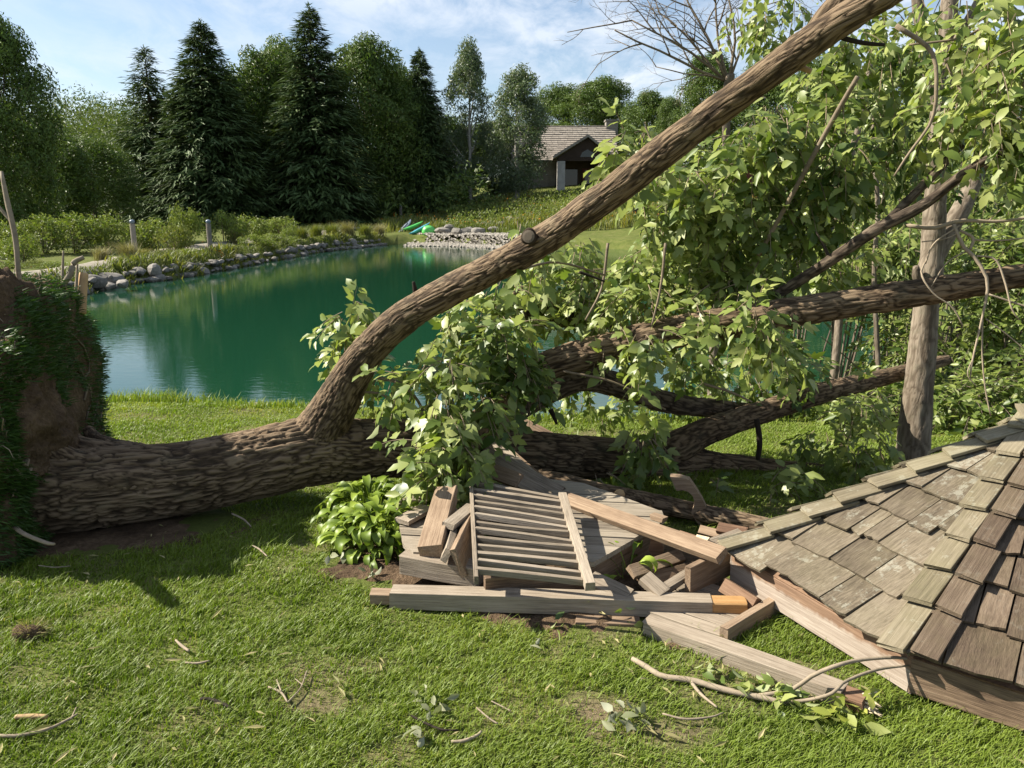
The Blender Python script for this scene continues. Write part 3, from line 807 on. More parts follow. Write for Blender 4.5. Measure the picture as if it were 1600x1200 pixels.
rr = np.random.default_rng(12)
def shore_pts(pix, n):
    P_ = np.array([gp(x, y, WATER_Z)[:2] for x, y in pix])
    return resample(np.c_[P_, np.zeros(len(P_))], n)[:, :2]
line = shore_pts([(20, 487), (60, 476), (140, 456), (200, 444), (280, 434), (400, 412), (500, 394), (600, 383)], 170)
cnt = 0
for k, p in enumerate(line):
    for lay in range(2):
        if lay and rr.random() < 0.35: continue
        q = p + rr.normal(0, .12, 2) + np.array([-.25, .85]) * (0.06 + lay * .45)
        F = q[1]; s = rr.uniform(.10, .24) * (1.5 if rr.random() < .14 else 1)
        if F > 40: s *= 1.25
        o = link('shore_rock', rocks[rr.integers(6)]); o.location = (q[0], q[1], WATER_Z + .06 + .28 * lay)
        o.scale = (s, s, s * rr.uniform(.8, 1.1)); o.rotation_euler = (rr.normal(0, .2), rr.normal(0, .2), rr.uniform(0, 6.28))
        tag(o, 'grey rounded rock in the band of stones along the far left waterline', 'rock', 'rocks edging the far bank'); cnt += 1
for (x, y, s, lab) in [(158, 440, .55, 'largest pale grey boulder at the near end of the far left rock edging'), (133, 446, .42, 'dark grey boulder just left of the largest pale boulder'),
                       (52, 452, .5, 'brown-grey boulder in the plants beyond the torn-up roots'), (182, 446, .28, 'small pale rock at the waterline right of the largest boulder')]:
    q = gp(x, y, -.3); o = link('boulder', rocks[int(x) % 6]); o.location = (q[0], q[1] + .4, -.28); o.scale = (s, s, s); o.rotation_euler = (0, 0, x * .1)
    tag(o, lab, 'boulder')
for k, (x, y) in enumerate([(690, 369), (703, 368), (714, 370), (730, 369), (748, 370), (757, 367), (770, 369), (785, 368), (797, 366), (812, 367)]):
    q = gp(x, y, .0); o = link('boulder', rocks[k % 6]); s = rr.uniform(.45, .8); o.location = (q[0], min(q[1], 72), tz(q[0], min(q[1], 72)) + .2); o.scale = (s, s, s); o.rotation_euler = (0, 0, k)
    tag(o, 'pale boulder in the row above the cobble beach by the kayaks', 'boulder', 'boulders above the cobble beach')
# near shore stone
q = gp(400, 632, -.42); o = link('boulder', rocks[2]); o.location = (q[0], q[1], -.44); o.scale = (.13, .1, .1)
tag(o, 'small white stone at the near edge of the lawn by the water', 'rock')
# cobble beach: thousands of stones
nC = 3000
u_ = rr.random(nC)
bp = shore_pts([(655, 384), (700, 384.5), (740, 386), (790, 388), (830, 388.5)], 60)
ci = (u_ * 59).astype(int)
cp = bp[ci] + np.c_[rr.normal(0, .5, nC), rr.uniform(-.8, 5.5, nC)]
tmpl = np.array([[1, 0, 0], [0, 1, 0], [-1, 0, 0], [0, -1, 0], [0, 0, .7], [.6, .6, .45], [-.6, .6, .45], [-.6, -.6, .45], [.6, -.6, .45]], float)
tf = np.array([[0, 5, 4], [5, 1, 4], [1, 6, 4], [6, 2, 4], [2, 7, 4], [7, 3, 4], [3, 8, 4], [8, 0, 4]])
cs_ = rr.uniform(.10, .24, nC); cz = np.maximum(terrain(cp), WATER_Z) - .02
CV = (np.c_[cp, cz][:, None] + tmpl[None] * cs_[:, None, None] * rr.uniform(.7, 1.2, (nC, 1, 3))).reshape(-1, 3)
CF = (np.arange(nC)[:, None, None] * 9 + tf[None]).reshape(-1, 3)
tag(link('beach_gravel', mesh_np('beach_gravel', CV, CF, m_cob)), 'pale cobble beach at the far end of the pond', kind='stuff')

# ------------------------------------------------------------------ kayaks, float and posts
def kayak(label, p0, p1, z0, z1, tilt, colA, colB, wid=.33, group='kayaks by the cobble beach'):
    A, B = np.array([*p0, z0]), np.array([*p1, z1]); L = np.linalg.norm(B - A)
    X = nrm(B - A); Y = nrm(np.cross([0, 0, 1], X)); Z = np.cross(X, Y)
    Y, Z = Y * math.cos(tilt) + Z * math.sin(tilt), -Y * math.sin(tilt) + Z * math.cos(tilt)
    e = thing('kayak', label, 'kayak', tuple(A * .5 + B * .5), group)
    ns, nr = 17, 14; V = []
    t = np.linspace(-1, 1, ns)
    for s in t:
        w = wid * max(.02, (1 - abs(s) ** 2.3)); h = .17 * max(.06, (1 - abs(s) ** 3)) ; rise = .12 * s ** 4
        for a in np.linspace(0, 2 * np.pi, nr, endpoint=False):
            V.append(X * (s * L / 2) + Y * (w * math.cos(a)) + Z * (h * (math.sin(a) if math.sin(a) < 0 else .75 * math.sin(a)) + rise))
    V = np.array(V); i = np.arange(ns * nr).reshape(ns, nr); j = np.roll(i, -1, 1)
    Q = np.stack([i[:-1], j[:-1], j[1:], i[1:]], -1)
    top = Q[:, :nr // 2].reshape(-1, 4); bot = Q[:, nr // 2:].reshape(-1, 4)
    link('deck', mesh_np('deck', V, top, colA, smooth=True), e)
    link('hull', mesh_np('hull', V, bot, colB, smooth=True), e)
    rim = [X * (.55 * math.cos(a) - .1) + Y * (.21 * math.sin(a)) + Z * .135 for a in np.linspace(0, 2 * np.pi, 18)]
    v, q, t3 = tube_np([(*p, .025) for p in rim], 5)
    link('cockpit_rim', mesh_np('cockpit_rim', v, [q, t3], m_dark, smooth=True), e)
    return e
m_dark = mat_plain('dark_plastic', (0.02, 0.02, 0.022), 0.5, 0.2, 2.0, 0, .4, False)
m_kgreen = mat_plain('kayak_green', (0.10, 0.48, 0.10), 0.35, 0.15, 2.0, 0, .5, False)
m_kblue = mat_plain('kayak_teal', (0.10, 0.38, 0.46), 0.35, 0.25, 3.0, 0, .5, False)
m_kgrey = mat_plain('kayak_grey', (0.16, 0.20, 0.25), 0.4, 0.2, 2.0, 0, .5, False)
def kp(x, y, F): p = atF(x, y, F); return (p[0], p[1]), p[2]
KF = 62.0
for (x0, y0, x1, y1, tl, ca, cb, lab) in [(640, 367, 673, 349, -.5, m_kblue, m_kblue, 'teal blue kayak lying in front on the far bank'),
                                          (630, 360, 662, 347, -.4, m_kgreen, m_kgreen, 'bright green kayak lying between the teal and the grey one'),
                                          (623, 365, 643, 344, -.3, m_kgrey, m_kgrey, 'grey-blue kayak propped behind the green kayak')]:
    F0 = KF + (0 if cb is m_kblue else .9 if cb is m_kgreen else 1.8)
    a, za = kp(x0, y0, F0); b_, zb = kp(x1, y1, F0 + 1.6)
    kayak(lab, a, b_, za, zb, tl, ca, cb)
q = atF(670, 362, KF - .2)
bm = bmesh.new(); bmesh.ops.create_uvsphere(bm, u_segments=16, v_segments=10, radius=.52)
for v in bm.verts:
    v.co.z *= .9
    if v.co.y < -.38: v.co.y = -.38
me = bpy.data.meshes.new('float'); bm.to_mesh(me); bm.free(); me.materials.append(m_kgreen)
for p in me.polygons: p.use_smooth = True
flo = thing('water_float', 'round bright green float beside the teal kayak', 'float', (float(q[0]), float(q[1]), float(q[2])))
link('body', me, flo)
v, qd, t3 = tube_np([(.52 * math.cos(a), .0, .46 * math.sin(a), .03) for a in np.linspace(0, 2 * np.pi, 20)], 5)
link('rim', mesh_np('rim', v, [qd, t3], m_kgreen, smooth=True), flo)
m_post = mat_wood('post_wood', (0.10, 0.085, 0.07), (0.19, 0.165, 0.14), (0.30, 0.27, 0.23), 0.2)
for (x, yt, yb, F, lab) in [(206, 343, 384, 33, 'round-capped wooden post by the path, leftmost of the posts'), (325, 343, 388, 34, 'round-capped wooden post by the path above the orange flowers'), (626, 320, 336, 78, 'small far wooden post at the turn of the hill path')]:
    t_, b_ = atF(x, yt, F), atF(x, yb, F)
    e = thing('wooden_post', lab, 'post', (float(t_[0]), F, float(b_[2]) - .5), 'posts along the gravel path')
    H_ = float(t_[2] - b_[2]) + .5; r0 = .105 if F < 50 else .14
    v, qd, t3 = tube_np([(0, 0, 0, r0), (0, 0, H_ * .5, r0), (0, 0, H_ - .17, r0 * .97)], 12, 8); link('shaft', mesh_np('shaft', v, [qd, t3], m_post), e)
    v, qd, t3 = tube_np([(0, 0, H_ - .172, r0 * .55), (0, 0, H_ - .12, r0 * .9), (0, 0, H_ - .05, r0 * .95), (0, 0, H_, r0 * .35)], 12, 10); link('cap', mesh_np('cap', v, [qd, t3], m_kgrey, smooth=True), e)

# ------------------------------------------------------------------ bank planting
def shrub(H, W, n, size, mat, seed, **k):
    cm, cs = crown_mesh('foliage', H, W, 0.05, n, size, mat, seed, **k)
    r = np.random.default_rng(seed); tb = []
    for c in cs[r.choice(len(cs), 12)]: tb.append(tube_np([(c[0] * .1, c[1] * .1, -.1, .025), (c[0] * .6, c[1] * .6, c[2] * .6, .015), (c[0], c[1], c[2], .006)], 5, 5))
    V, F = join_tubes(tb)
    return cm, mesh_np('stem', V, F, m_twig)
sh = [shrub(1.6, 1.2, 2600, .16, m_shrub, 21, n_clump=40, clump=.33), shrub(1.3, 1.1, 2200, .15, m_shrub, 22, n_clump=36, clump=.33),
      shrub(0.9, 1.0, 1800, .13, m_yellow, 23, n_clump=34, clump=.32), shrub(.9, .9, 1800, .13, m_shrub, 24, n_clump=30, clump=.35)]
def tuft_mesh(H, n, mat, seed, w=.016, lean=.8, flat=.0):
    r = np.random.default_rng(seed); P_ = np.c_[r.normal(0, .16, (n, 2)), np.zeros(n)]
    V, F, T = blades(P_, H * r.uniform(.6, 1.15, n), np.full(n, w), lean, np.clip(r.normal(.5, .22, n), 0, 1), seed, flat=flat)
    return mesh_np('blades', V, F, mat, tint=T)
tf_dry = tuft_mesh(1.1, 500, m_dry, 31, .022, .75, .35); tf_green = tuft_mesh(1.0, 600, m_yellow, 32, .024, .65)
def plant(name, label, cat, group, x, ybase, yt, F, meshes, H, wpx=None, W=1.0):
    p = atF(x, ybase, F); zt = atF(x, yt, F)[2]; zb = tz(p[0], F) - .05
    s = max(.25, (zt - zb) / H)
    e = thing(name, label, cat, (float(p[0]), F, zb), group)
    sx = s if wpx is None else wpx / FPX * F * CP / W
    e.scale = (sx, sx, s); e.rotation_euler = (0, 0, (x * 1.7) % 6.28)
    for nm, m_ in meshes: link(nm, m_, e)
def fs(k): return [('foliage', sh[k][0]), ('stem', sh[k][1])]
G_SH = 'shrubs behind the gravel path'
for (x, yb, yt, F, k, wp, lab) in [
    (-30, 415, 350, 30, 0, 45, 'leafy shrub cut off by the left edge behind the upright root'), (18, 412, 352, 31, 1, 40, 'blue-green shrub behind the tall upright root stick'),
    (70, 405, 346, 32, 0, 42, 'large green shrub behind the path, first right of the upright root stick'), (118, 402, 344, 33, 0, 44, 'large green shrub left of the leftmost post, taller of two'),
    (165, 396, 342, 34, 1, 40, 'green shrub touching the leftmost post'), (35, 425, 372, 28, 1, 36, 'low green shrub in front of the blue-green shrub'),
    (245, 386, 352, 35, 3, 36, 'yellow-green low shrub between the two near posts'), (292, 382, 330, 38, 1, 28, 'upright green shrub just left of the second post'),
    (275, 386, 358, 34, 2, 30, 'golden low shrub in front of the upright green shrub'), (350, 374, 340, 42, 3, 30, 'green shrub right of the second post, in half shade'),
    (395, 366, 342, 46, 1, 34, 'dim green shrub under the broad spruce behind the path'), (440, 362, 345, 52, 3, 34, 'dim low shrub under the tallest spruce'), (660, 330, 300, 84, 3, 16, 'small bright round shrub beside the hill path')]:
    plant('shrub', lab, 'shrub', G_SH, x, yb, yt, float(F), fs(k), [1.6, 1.3, .9, .9][k], wp, [1.2, 1.1, 1.0, .9][k])
G_EDGE = 'low plants between path and rocks'
for (x, yb, yt, F, k, wp, lab) in [
    (10, 446, 418, 26, 3, 30, 'low green plant at the left edge behind the torn-up roots'), (66, 440, 412, 26.5, 2, 26, 'orange-tinged low plant beside the gravel path end'), (90, 446, 426, 26, 3, 24, 'bright low grass-green plant above the sawn root stub'),
    (232, 424, 396, 30, 2, 26, 'golden low plant above the rocks right of the feathery grass'), (262, 420, 392, 31, 2, 28, 'golden-green low plant, second right of the feathery grass'),
    (296, 414, 390, 33, 3, 26, 'green low plant left of the orange flowers'), (362, 406, 384, 36, 2, 24, 'yellow arching plant right of the orange flowers'),
    (398, 396, 370, 40, 3, 26, 'rounded green plant midway along the rock edging'), (428, 392, 368, 43, 3, 26, 'rounded green plant right of the midway one'),
    (452, 388, 358, 46, 1, 16, 'small upright shrub just left of the tall grass clumps')]:
    plant('bank_plant', lab, 'plant', G_EDGE, x, yb, yt, float(F), fs(k), [1.6, 1.3, .9, .9][k], wp, [1.2, 1.1, 1.0, .9][k])
for (x, yb, yt, F, m_, lab) in [
    (160, 422, 386, 29, tf_dry, 'feathery straw-coloured grass by the path, left one'), (205, 420, 378, 29.5, tf_dry, 'largest feathery straw-coloured grass leaning over the rocks'), (225, 416, 388, 30.5, tf_dry, 'small feathery grass right of the largest'),
    (372, 378, 360, 42, tf_dry, 'pink-straw grass right of the second post'),
    (472, 384, 352, 48, tf_green, 'yellow-green tall grass, first of the row by the water'), (495, 382, 348, 50, tf_green, 'yellow-green tall grass, second of the row by the water'),
    (520, 381, 347, 52, tf_green, 'yellow-green tall grass, third of the row by the water'), (545, 379, 346, 54, tf_dry, 'straw-tipped tall grass in the middle of the row by the water'), (570, 377, 348, 56, tf_green, 'tall grass near the end of the row by the water'), (592, 376, 350, 58, tf_dry, 'last straw-tipped grass of the row before the beach')]:
    plant('ornamental_grass', lab, 'grass', 'ornamental grasses on the far bank', x, yb, yt, float(F), [('blades', m_)], .95)
# low leafy cover between the rocks and the path
gr_ = np.random.default_rng(55)
gl = shore_pts([(20, 487), (60, 476), (140, 456), (200, 444), (280, 434), (400, 412), (500, 394), (600, 383)], 400)
kk = gr_.integers(0, 400, 9000); gq = gl[kk] + np.array([-.25, .9]) * gr_.uniform(.35, 2.2, (9000, 1)) + gr_.normal(0, .3, (9000, 2))
hue_ = fbm(np.c_[gq * .5, np.zeros(9000)], 2, 71); hg = (.16 + .30 * gr_.random(9000)) * np.clip(.75 + hue_, .3, 1.5)
V, F, T = blades(np.c_[gq, terrain(gq)], hg, np.full(9000, .05), .8, np.clip(.45 + .4 * hue_ + gr_.normal(0, .18, 9000), 0, 1), 56)
tag(link('bank_cover_foliage', mesh_np('bank_cover_foliage', V, F, m_yellow, tint=T)), 'low yellow-green planting behind the shore rocks', kind='stuff')
# flower bed on the slope, one mass
m_flower = mat_plain('orange_flower', (0.75, 0.27, 0.02), 0.6, 0.3, 3.0, 0, .2, False)
fr = np.random.default_rng(77)
nF = 19000
fx, fF = fr.uniform(590, 1180, nF), fr.uniform(58, 82, nF)
P_ = np.stack([(fx - 800) / FPX * fF * CP, fF], 1)
dd = pond_dist(P_); kp_ = (dd > 3.2)
P_ = P_[kp_]; nn_ = len(P_)
hh = .35 + .55 * np.clip(fbm(np.c_[P_ * .35, np.zeros(nn_)], 2, 3) + .3, 0, 1.4) + .25 * fr.random(nn_)
V, F, T = blades(np.c_[P_, terrain(P_)], hh, np.full(nn_, .075), .5, np.clip(.45 + .35 * fbm(np.c_[P_ * .25, np.zeros(nn_)], 2, 9) + fr.normal(0, .15, nn_), 0, 1), 5)
bed = tag(link('flower_bed_foliage', mesh_np('flower_bed_foliage', V, F, m_yellow, tint=T)), 'sunlit flower bed covering the slope below the house', kind='stuff')
nP = 900
s_ = fr.choice(nn_, nP); pz = terrain(P_[s_]) + hh[s_] * .95
keep = fbm(np.c_[P_[s_] * .22, np.zeros(nP)], 2, 14) > -.1
pp_ = np.c_[P_[s_], pz][keep]
extra = []
for (x, y, F) in [(332, 392, 34.3), (338, 396, 34.0), (62, 428, 26.4)]:
    c = atF(x, y, F); extra.append(c + fr.normal(0, .16, (40, 3)))
pp_ = np.vstack([pp_] + extra)
V, F, T = bake_leaves(pp_, fr.normal(0, 1, (len(pp_), 3)), fr.normal(0, 1, (len(pp_), 3)) + [0, -.6, .6], np.full(len(pp_), .13), np.full(len(pp_), .5), np.full(len(pp_), 2))
tag(link('orange_blossom', mesh_np('orange_blossom', V, F, m_flower)), 'small orange flowers scattered through the bank planting', kind='stuff')
# upright weeds along the top of the bed
nF = 9000
fx, fF = fr.uniform(700, 1180, nF), fr.uniform(62, 78, nF)
P_ = np.stack([(fx - 800) / FPX * fF * CP, fF], 1)
hh = fr.uniform(.2, 1.1, nF)
pos = np.c_[P_ + fr.normal(0, .12, (nF, 2)), terrain(P_) + hh]
V, F, T = bake_leaves(pos, fr.normal(0, 1, (nF, 3)) + [0, 0, .3], fr.normal(0, 1, (nF, 3)) + [0, 0, .5], fr.uniform(.16, .34, nF), np.clip(fr.normal(.4, .2, nF), 0, 1), np.full(nF, 2))
tag(link('slope_weeds', mesh_np('slope_weeds', V, F, m_shrub, tint=T)), 'leafy green weeds at the top of the flower slope', kind='stuff')

# ------------------------------------------------------------------ the fallen tree
m_bark = mat_bark('furrowed_bark', (0.0279, 0.0193, 0.0125), (0.1017, 0.0722, 0.0468), (0.1899, 0.1411, 0.0944), 0.14)
m_bark_dark = mat_bark('dark_bark', (0.022, 0.017, 0.013), (0.076, 0.058, 0.044), (0.144, 0.116, 0.088))
m_bark_smooth = mat_bark('smooth_grey_bark', (0.090, 0.072, 0.054), (0.148, 0.123, 0.097), (0.197, 0.168, 0.135), 0.3, 0.5)
m_deadwood = mat_plain('dead_twig', (0.22, 0.178, 0.128), 0.85, 0.3, 20.0, 0.2, 0.2)
m_cut = mat_plain('raw_wood', (0.34, 0.225, 0.12), 0.8, 0.3, 14.0, 0.3, 0.2)

def bark_tube(pts, nseg, step, amp, fine=1.0, seed=0, wob=0.055, ridge_w=0.019, stretch=6.0):
    """tapered limb whose bark ridges are real relief; returns verts, faces, uv, height"""
    P = np.asarray(pts, float)
    Ltot = np.linalg.norm(np.diff(P[:, :3], axis=0), axis=1).sum()
    n = max(8, int(Ltot / step)); C = resample(P, n)
    s = np.concatenate([[0], np.cumsum(np.linalg.norm(np.diff(C[:, :3], axis=0), axis=1))])
    T = nrm(np.gradient(C[:, :3], axis=0))
    # parallel transport
    N0 = np.zeros((n, 3)); v = np.cross(T[0], [0.0, -0.9, 0.2]); N0[0] = nrm(v)
    for k in range(1, n):
        w = N0[k - 1] - T[k] * (N0[k - 1] @ T[k]); N0[k] = w / (np.linalg.norm(w) + 1e-12)
    B0 = np.cross(T, N0)
    a = np.linspace(0, 2 * np.pi, nseg + 1)
    A, S = np.meshgrid(a, s); R = np.repeat(C[:, 3:4], nseg + 1, 1)
    ca, sa = np.cos(A), np.sin(A)
    base = np.stack([ca * R, sa * R, S], -1).reshape(-1, 3)
    q = base / ridge_w
    warp = np.stack([vnoise(base * 7 + 3, seed + 1), vnoise(base * 7 + 11, seed + 2), vnoise(base * 5 + 5, seed + 3)], 1)
    rot = np.array([[.86, .5, 0], [-.5, .86, .1], [0.05, -.1, 1]])
    qq = np.c_[q[:, 0], q[:, 1], q[:, 2] / stretch] @ rot + warp * 0.9
    n1 = vnoise(qq, seed + 5); n2 = vnoise(qq @ rot * 1.15 + 7, seed + 6); n3 = vnoise(qq * np.array([2.7, 2.7, 3.0]) + 3, seed + 7)
    rid = sstep(0.0, 0.42, np.minimum(np.abs(n1), np.abs(n2) * 1.1 + .04))
    hgt = rid + 0.14 * n3
    lump = wob * R.ravel() * (fbm(base / (R.ravel()[:, None] * 2.4 + 0.02), 2, seed + 9))
    a_loc = amp * np.clip(R.ravel() / 0.16, 0.25, 1.25)
    rad = (R.ravel() + lump + a_loc * (hgt - 0.75)).reshape(n, nseg + 1)
    V = C[:, None, :3] + rad[..., None] * (ca[..., None] * N0[:, None] + sa[..., None] * B0[:, None])
    V[:, -1] = V[:, 0]
    i = np.arange(n * (nseg + 1)).reshape(n, nseg + 1)
    Q = np.stack([i[:-1, :-1], i[:-1, 1:], i[1:, 1:], i[1:, :-1]], -1).reshape(-1, 4)
    uv = np.stack([(A * R), S], -1).reshape(-1, 2)
    V = V.reshape(-1, 3); k = len(V)
    V = np.vstack([V, C[0, :3], C[-1, :3]]); uv = np.vstack([uv, [[0, 0], [0, S[-1, 0]]]])
    caps = np.vstack([np.stack([np.full(nseg, k), i[0, 1:], i[0, :-1]], -1), np.stack([np.full(nseg, k + 1), i[-1, :-1], i[-1, 1:]], -1)])
    return V, [Q, caps], uv, np.clip(np.concatenate([hgt, [.5, .5]]), 0, 1.2)
def limb(name, pts, parent, mat=None, nseg=64, step=0.014, amp=0.012, seed=0, **k):
    V, F, uv, h = bark_tube([atr(*p) for p in pts], nseg, step, amp, seed=seed, **k)
    return world_mesh(name, V, F, mat or m_bark, parent, uv=uv, tint=h, smooth=True)

TREE_BASE = at(60, 850, 4.9)
tree = thing('fallen_tree', 'huge uprooted tree fallen across the wrecked gazebo, with a thick limb rising diagonally', 'tree', (float(TREE_BASE[0]), float(TREE_BASE[1]), 0.0))
limb('trunk', [(-10, 782, 4.95, 170), (40, 774, 4.95, 150), (100, 768, 4.98, 130), (200, 757, 5.05, 118), (300, 745, 5.15, 112), (400, 724, 5.3, 110), (480, 706, 5.42, 108), (560, 702, 5.55, 98), (620, 700, 5.65, 90),
               (720, 707, 5.8, 84), (850, 712, 5.95, 74), (950, 716, 6.05, 68), (1040, 722, 6.2, 64), (1100, 727, 6.3, 48), (1200, 738, 6.4, 42), (1340, 746, 6.6, 32), (1440, 752, 6.7, 24)], tree, nseg=210, step=0.0125, amp=0.014, seed=1, ridge_w=0.020, stretch=7.0)
limb('limb', [(462, 730, 5.45, 93), (490, 690, 5.42, 86), (520, 640, 5.35, 68), (558, 572, 5.25, 55), (600, 523, 5.1, 52), (650, 484, 4.95, 50), (720, 445, 4.75, 48), (800, 403, 4.5, 48), (860, 368, 4.35, 49), (950, 305, 4.1, 49),
              (1010, 258, 3.95, 50), (1100, 188, 3.75, 48), (1200, 115, 3.5, 47), (1300, 42, 3.3, 49), (1390, -12, 3.15, 43), (1500, -80, 3.0, 40), (1600, -150, 2.9, 36)], tree, nseg=140, step=0.0105, amp=0.010, seed=20, ridge_w=0.015, stretch=7.5)
limb('limb', [(1262, 74, 3.4, 40), (1290, 36, 3.33, 46), (1312, 0, 3.3, 40), (1325, -60, 3.3, 34), (1330, -140, 3.3, 30)], tree, nseg=80, step=0.009, amp=0.012, seed=24, ridge_w=0.018)
limb('limb', [(738, 690, 5.72, 60), (775, 645, 5.75, 58), (812, 602, 5.75, 52), (860, 570, 5.7, 50), (950, 545, 5.6, 51), (1050, 520, 5.5, 51), (1150, 503, 5.4, 50), (1300, 478, 5.25, 46), (1450, 455, 5.1, 42), (1600, 430, 4.95, 37), (1750, 395, 4.8, 32)], tree, nseg=90, step=0.011, amp=0.015, seed=31, ridge_w=0.018)
limb('limb', [(718, 700, 5.85, 60), (760, 660, 5.9, 56), (820, 625, 5.95, 50), (900, 592, 6.1, 42), (960, 600, 6.2, 40), (1040, 628, 6.3, 34), (1140, 640, 6.5, 26), (1210, 640, 6.7, 16)], tree, m_bark_dark, nseg=60, step=0.014, amp=0.012, seed=35)
limb('limb', [(1015, 722, 6.15, 56), (1060, 698, 6.15, 50), (1100, 676, 6.2, 43), (1180, 648, 6.3, 38), (1290, 612, 6.5, 32), (1400, 585, 6.75, 25), (1480, 562, 6.95, 17)], tree, nseg=64, step=0.012, amp=0.011, seed=38, ridge_w=0.015)
limb('limb', [(770, 490, 5.9, 26), (800, 487, 5.95, 34), (850, 490, 6.1, 40), (900, 495, 6.3, 36), (960, 505, 6.5, 20)], tree, m_bark_dark, nseg=40, step=0.016, amp=0.01, seed=40)
limb('limb', [(788, 492, 5.9, 22), (800, 470, 5.88, 18), (812, 446, 5.86, 15)], tree, nseg=24, step=0.014, amp=0.006, seed=41)
for k, pts in enumerate([
    [(1215, 460, 5.5, 16), (1290, 412, 5.2, 18), (1370, 358, 5.0, 18), (1440, 322, 4.9, 18), (1520, 262, 4.75, 15), (1600, 225, 4.6, 14), (1700, 190, 4.5, 12)],
    [(1376, 356, 5.0, 12), (1440, 292, 5.05, 14), (1510, 220, 5.1, 12), (1565, 175, 5.15, 9)],
    [(1300, 415, 5.2, 6), (1290, 390, 5.2, 5), (1275, 362, 5.2, 3)]]):
    limb('branch', pts, tree, m_bark_dark, nseg=22, step=0.02, amp=0.006, seed=50 + k)
for k, pts in enumerate([[(300, 742, 5.12, 30), (230, 735, 5.0, 50), (150, 732, 4.95, 48), (95, 716, 4.92, 44), (60, 690, 4.92, 36), (40, 655, 4.95, 24)], [(300, 760, 5.1, 30), (220, 776, 4.98, 44), (150, 790, 4.92, 44), (95, 802, 4.9, 42), (50, 815, 4.88, 34), (20, 830, 4.9, 24)], [(300, 732, 5.15, 22), (230, 720, 5.15, 43), (160, 710, 5.15, 41), (115, 694, 5.2, 36), (92, 660, 5.25, 27), (84, 620, 5.3, 18)], [(300, 750, 5.0, 30), (200, 748, 4.9, 46), (130, 756, 4.86, 48), (80, 762, 4.85, 44), (40, 764, 4.86, 36)], [(320, 742, 5.2, 22), (240, 716, 5.25, 36), (185, 703, 5.35, 33), (152, 690, 5.45, 26), (138, 672, 5.55, 16)]]):
    limb('root_buttress', pts, tree, nseg=60, step=0.014, amp=0.011, seed=120 + k)
# stubs, a collar round the sawn knot, and snapped twigs on the rising limb
def tubes(name, lists, mat, parent=None, nseg=7, n=14, fn=None):
    tb = [tube_np([(fn or atr)(*p) for p in L], nseg, n) for L in lists]
    V, F = join_tubes(tb)
    return world_mesh(name, V, F, mat, parent, smooth=True)
kn = at(832, 372, 4.36)
kd = nrm(np.array([0, 0, CAMZ]) - kn + np.array([-1.2, 0, .5])); kc = kn + kd * 0.085
v, q, t3 = tube_np([(*(kc - kd * .012 + 0.036 * (math.cos(a) * np.cross(kd, [0, 0, 1]) + math.sin(a) * np.cross(kd, np.cross(kd, [0, 0, 1])))), .011 + .003 * math.sin(a * 3)) for a in np.linspace(0, 2 * np.pi, 22)], 7)
ko = world_mesh('knot_collar', v, [q, t3], m_bark, tree, smooth=True)
v, q, t3 = tube_np([(*(kc - kd * .06), .036), (*(kc + kd * .002), .035), (*(kc + kd * .004), .022)], 14)
world_mesh('sawn_knot', v, [q, t3], m_trunk_far, tree)
tubes('stub', [[(649, 462, 4.95, 9), (648, 450, 4.93, 7), (646, 440, 4.92, 5)]], m_bark_dark, tree)
tubes('stub', [[(1300, 52, 3.32, 9), (1325, 62, 3.3, 8), (1355, 68, 3.3, 7), (1382, 70, 3.3, 5)]], m_bark_dark, tree)
tubes('stub', [[(1225, 98, 3.5, 12), (1248, 104, 3.48, 11), (1268, 112, 3.47, 8)]], m_cut, tree)
tubes('stub', [[(860, 640, 5.9, 9), (866, 652, 5.88, 7), (870, 663, 5.87, 4)]], m_bark_dark, tree)
tubes('stub', [[(1182, 655, 5.98, 9), (1187, 690, 5.98, 9), (1184, 718, 6.0, 7)]], m_bark_dark, tree)
tubes('stub', [[(905, 425, 5.0, 5), (925, 432, 5.0, 4), (945, 440, 5.0, 3)]], m_bark_dark, tree)

# --- root plate
O = np.array([-3.02, 4.72, 0.0]); Hh = nrm(np.array([-0.222, 0.975, 0])); Nn = nrm(np.array([0.975, 0.222, 0.10])); Up = np.array([0, 0, 1.0])
nth, nr_ = 200, 46
th = np.linspace(0, 2 * np.pi, nth, endpoint=False)
def plate_R(t):
    c, s = np.cos(t), np.sin(t)
    rx = np.where(c > 0, 1.52, 0.72); rz = np.where(s > 0, 1.02 - 0.34 * np.clip(-c, 0, 1), 0.62)
    r = 1 / (np.abs(c / rx) ** 5.5 + np.abs(s / rz) ** 5.5) ** (1 / 5.5)
    return r * (1 + 0.07 * np.sin(5 * t + 1) + 0.05 * np.sin(9 * t))
prof = [(0.0, .20), (.08, .22), (.16, .20), (.24, .16), (.34, .11), (.44, .08), (.54, .07), (.64, .09), (.74, .10), (.82, .09), (.88, .06), (.93, .02), (.97, -.05), (1.0, -.14), (1.0, -.24), (.97, -.34), (.9, -.44), (.75, -.55), (.5, -.62), (.25, -.66), (0.0, -.66)]
pr = np.array([[np.interp(t, np.linspace(0, 1, len(prof)), [p[k] for p in prof]) for k in (0, 1)] for t in np.linspace(0, 1, 110)])
RR = plate_R(th)
D2 = np.stack([np.cos(th), np.sin(th)], 1)
A_ = pr[:, None, 0] * RR[None] * D2[None, :, 0]; Z_ = pr[:, None, 0] * RR[None] * D2[None, :, 1] + 0.42; W__ = np.repeat(pr[:, 1:2], nth, 1)
PLV = O + A_[..., None] * Hh + Z_[..., None] * Up + W__[..., None] * Nn
flatp = PLV.reshape(-1, 3)
rim = np.clip(pr[:, 0], 0, 1)
disp = (0.11 * fbm(flatp * 2.3, 3, 61) + 0.075 * fbm(flatp * 8, 4, 62)) 
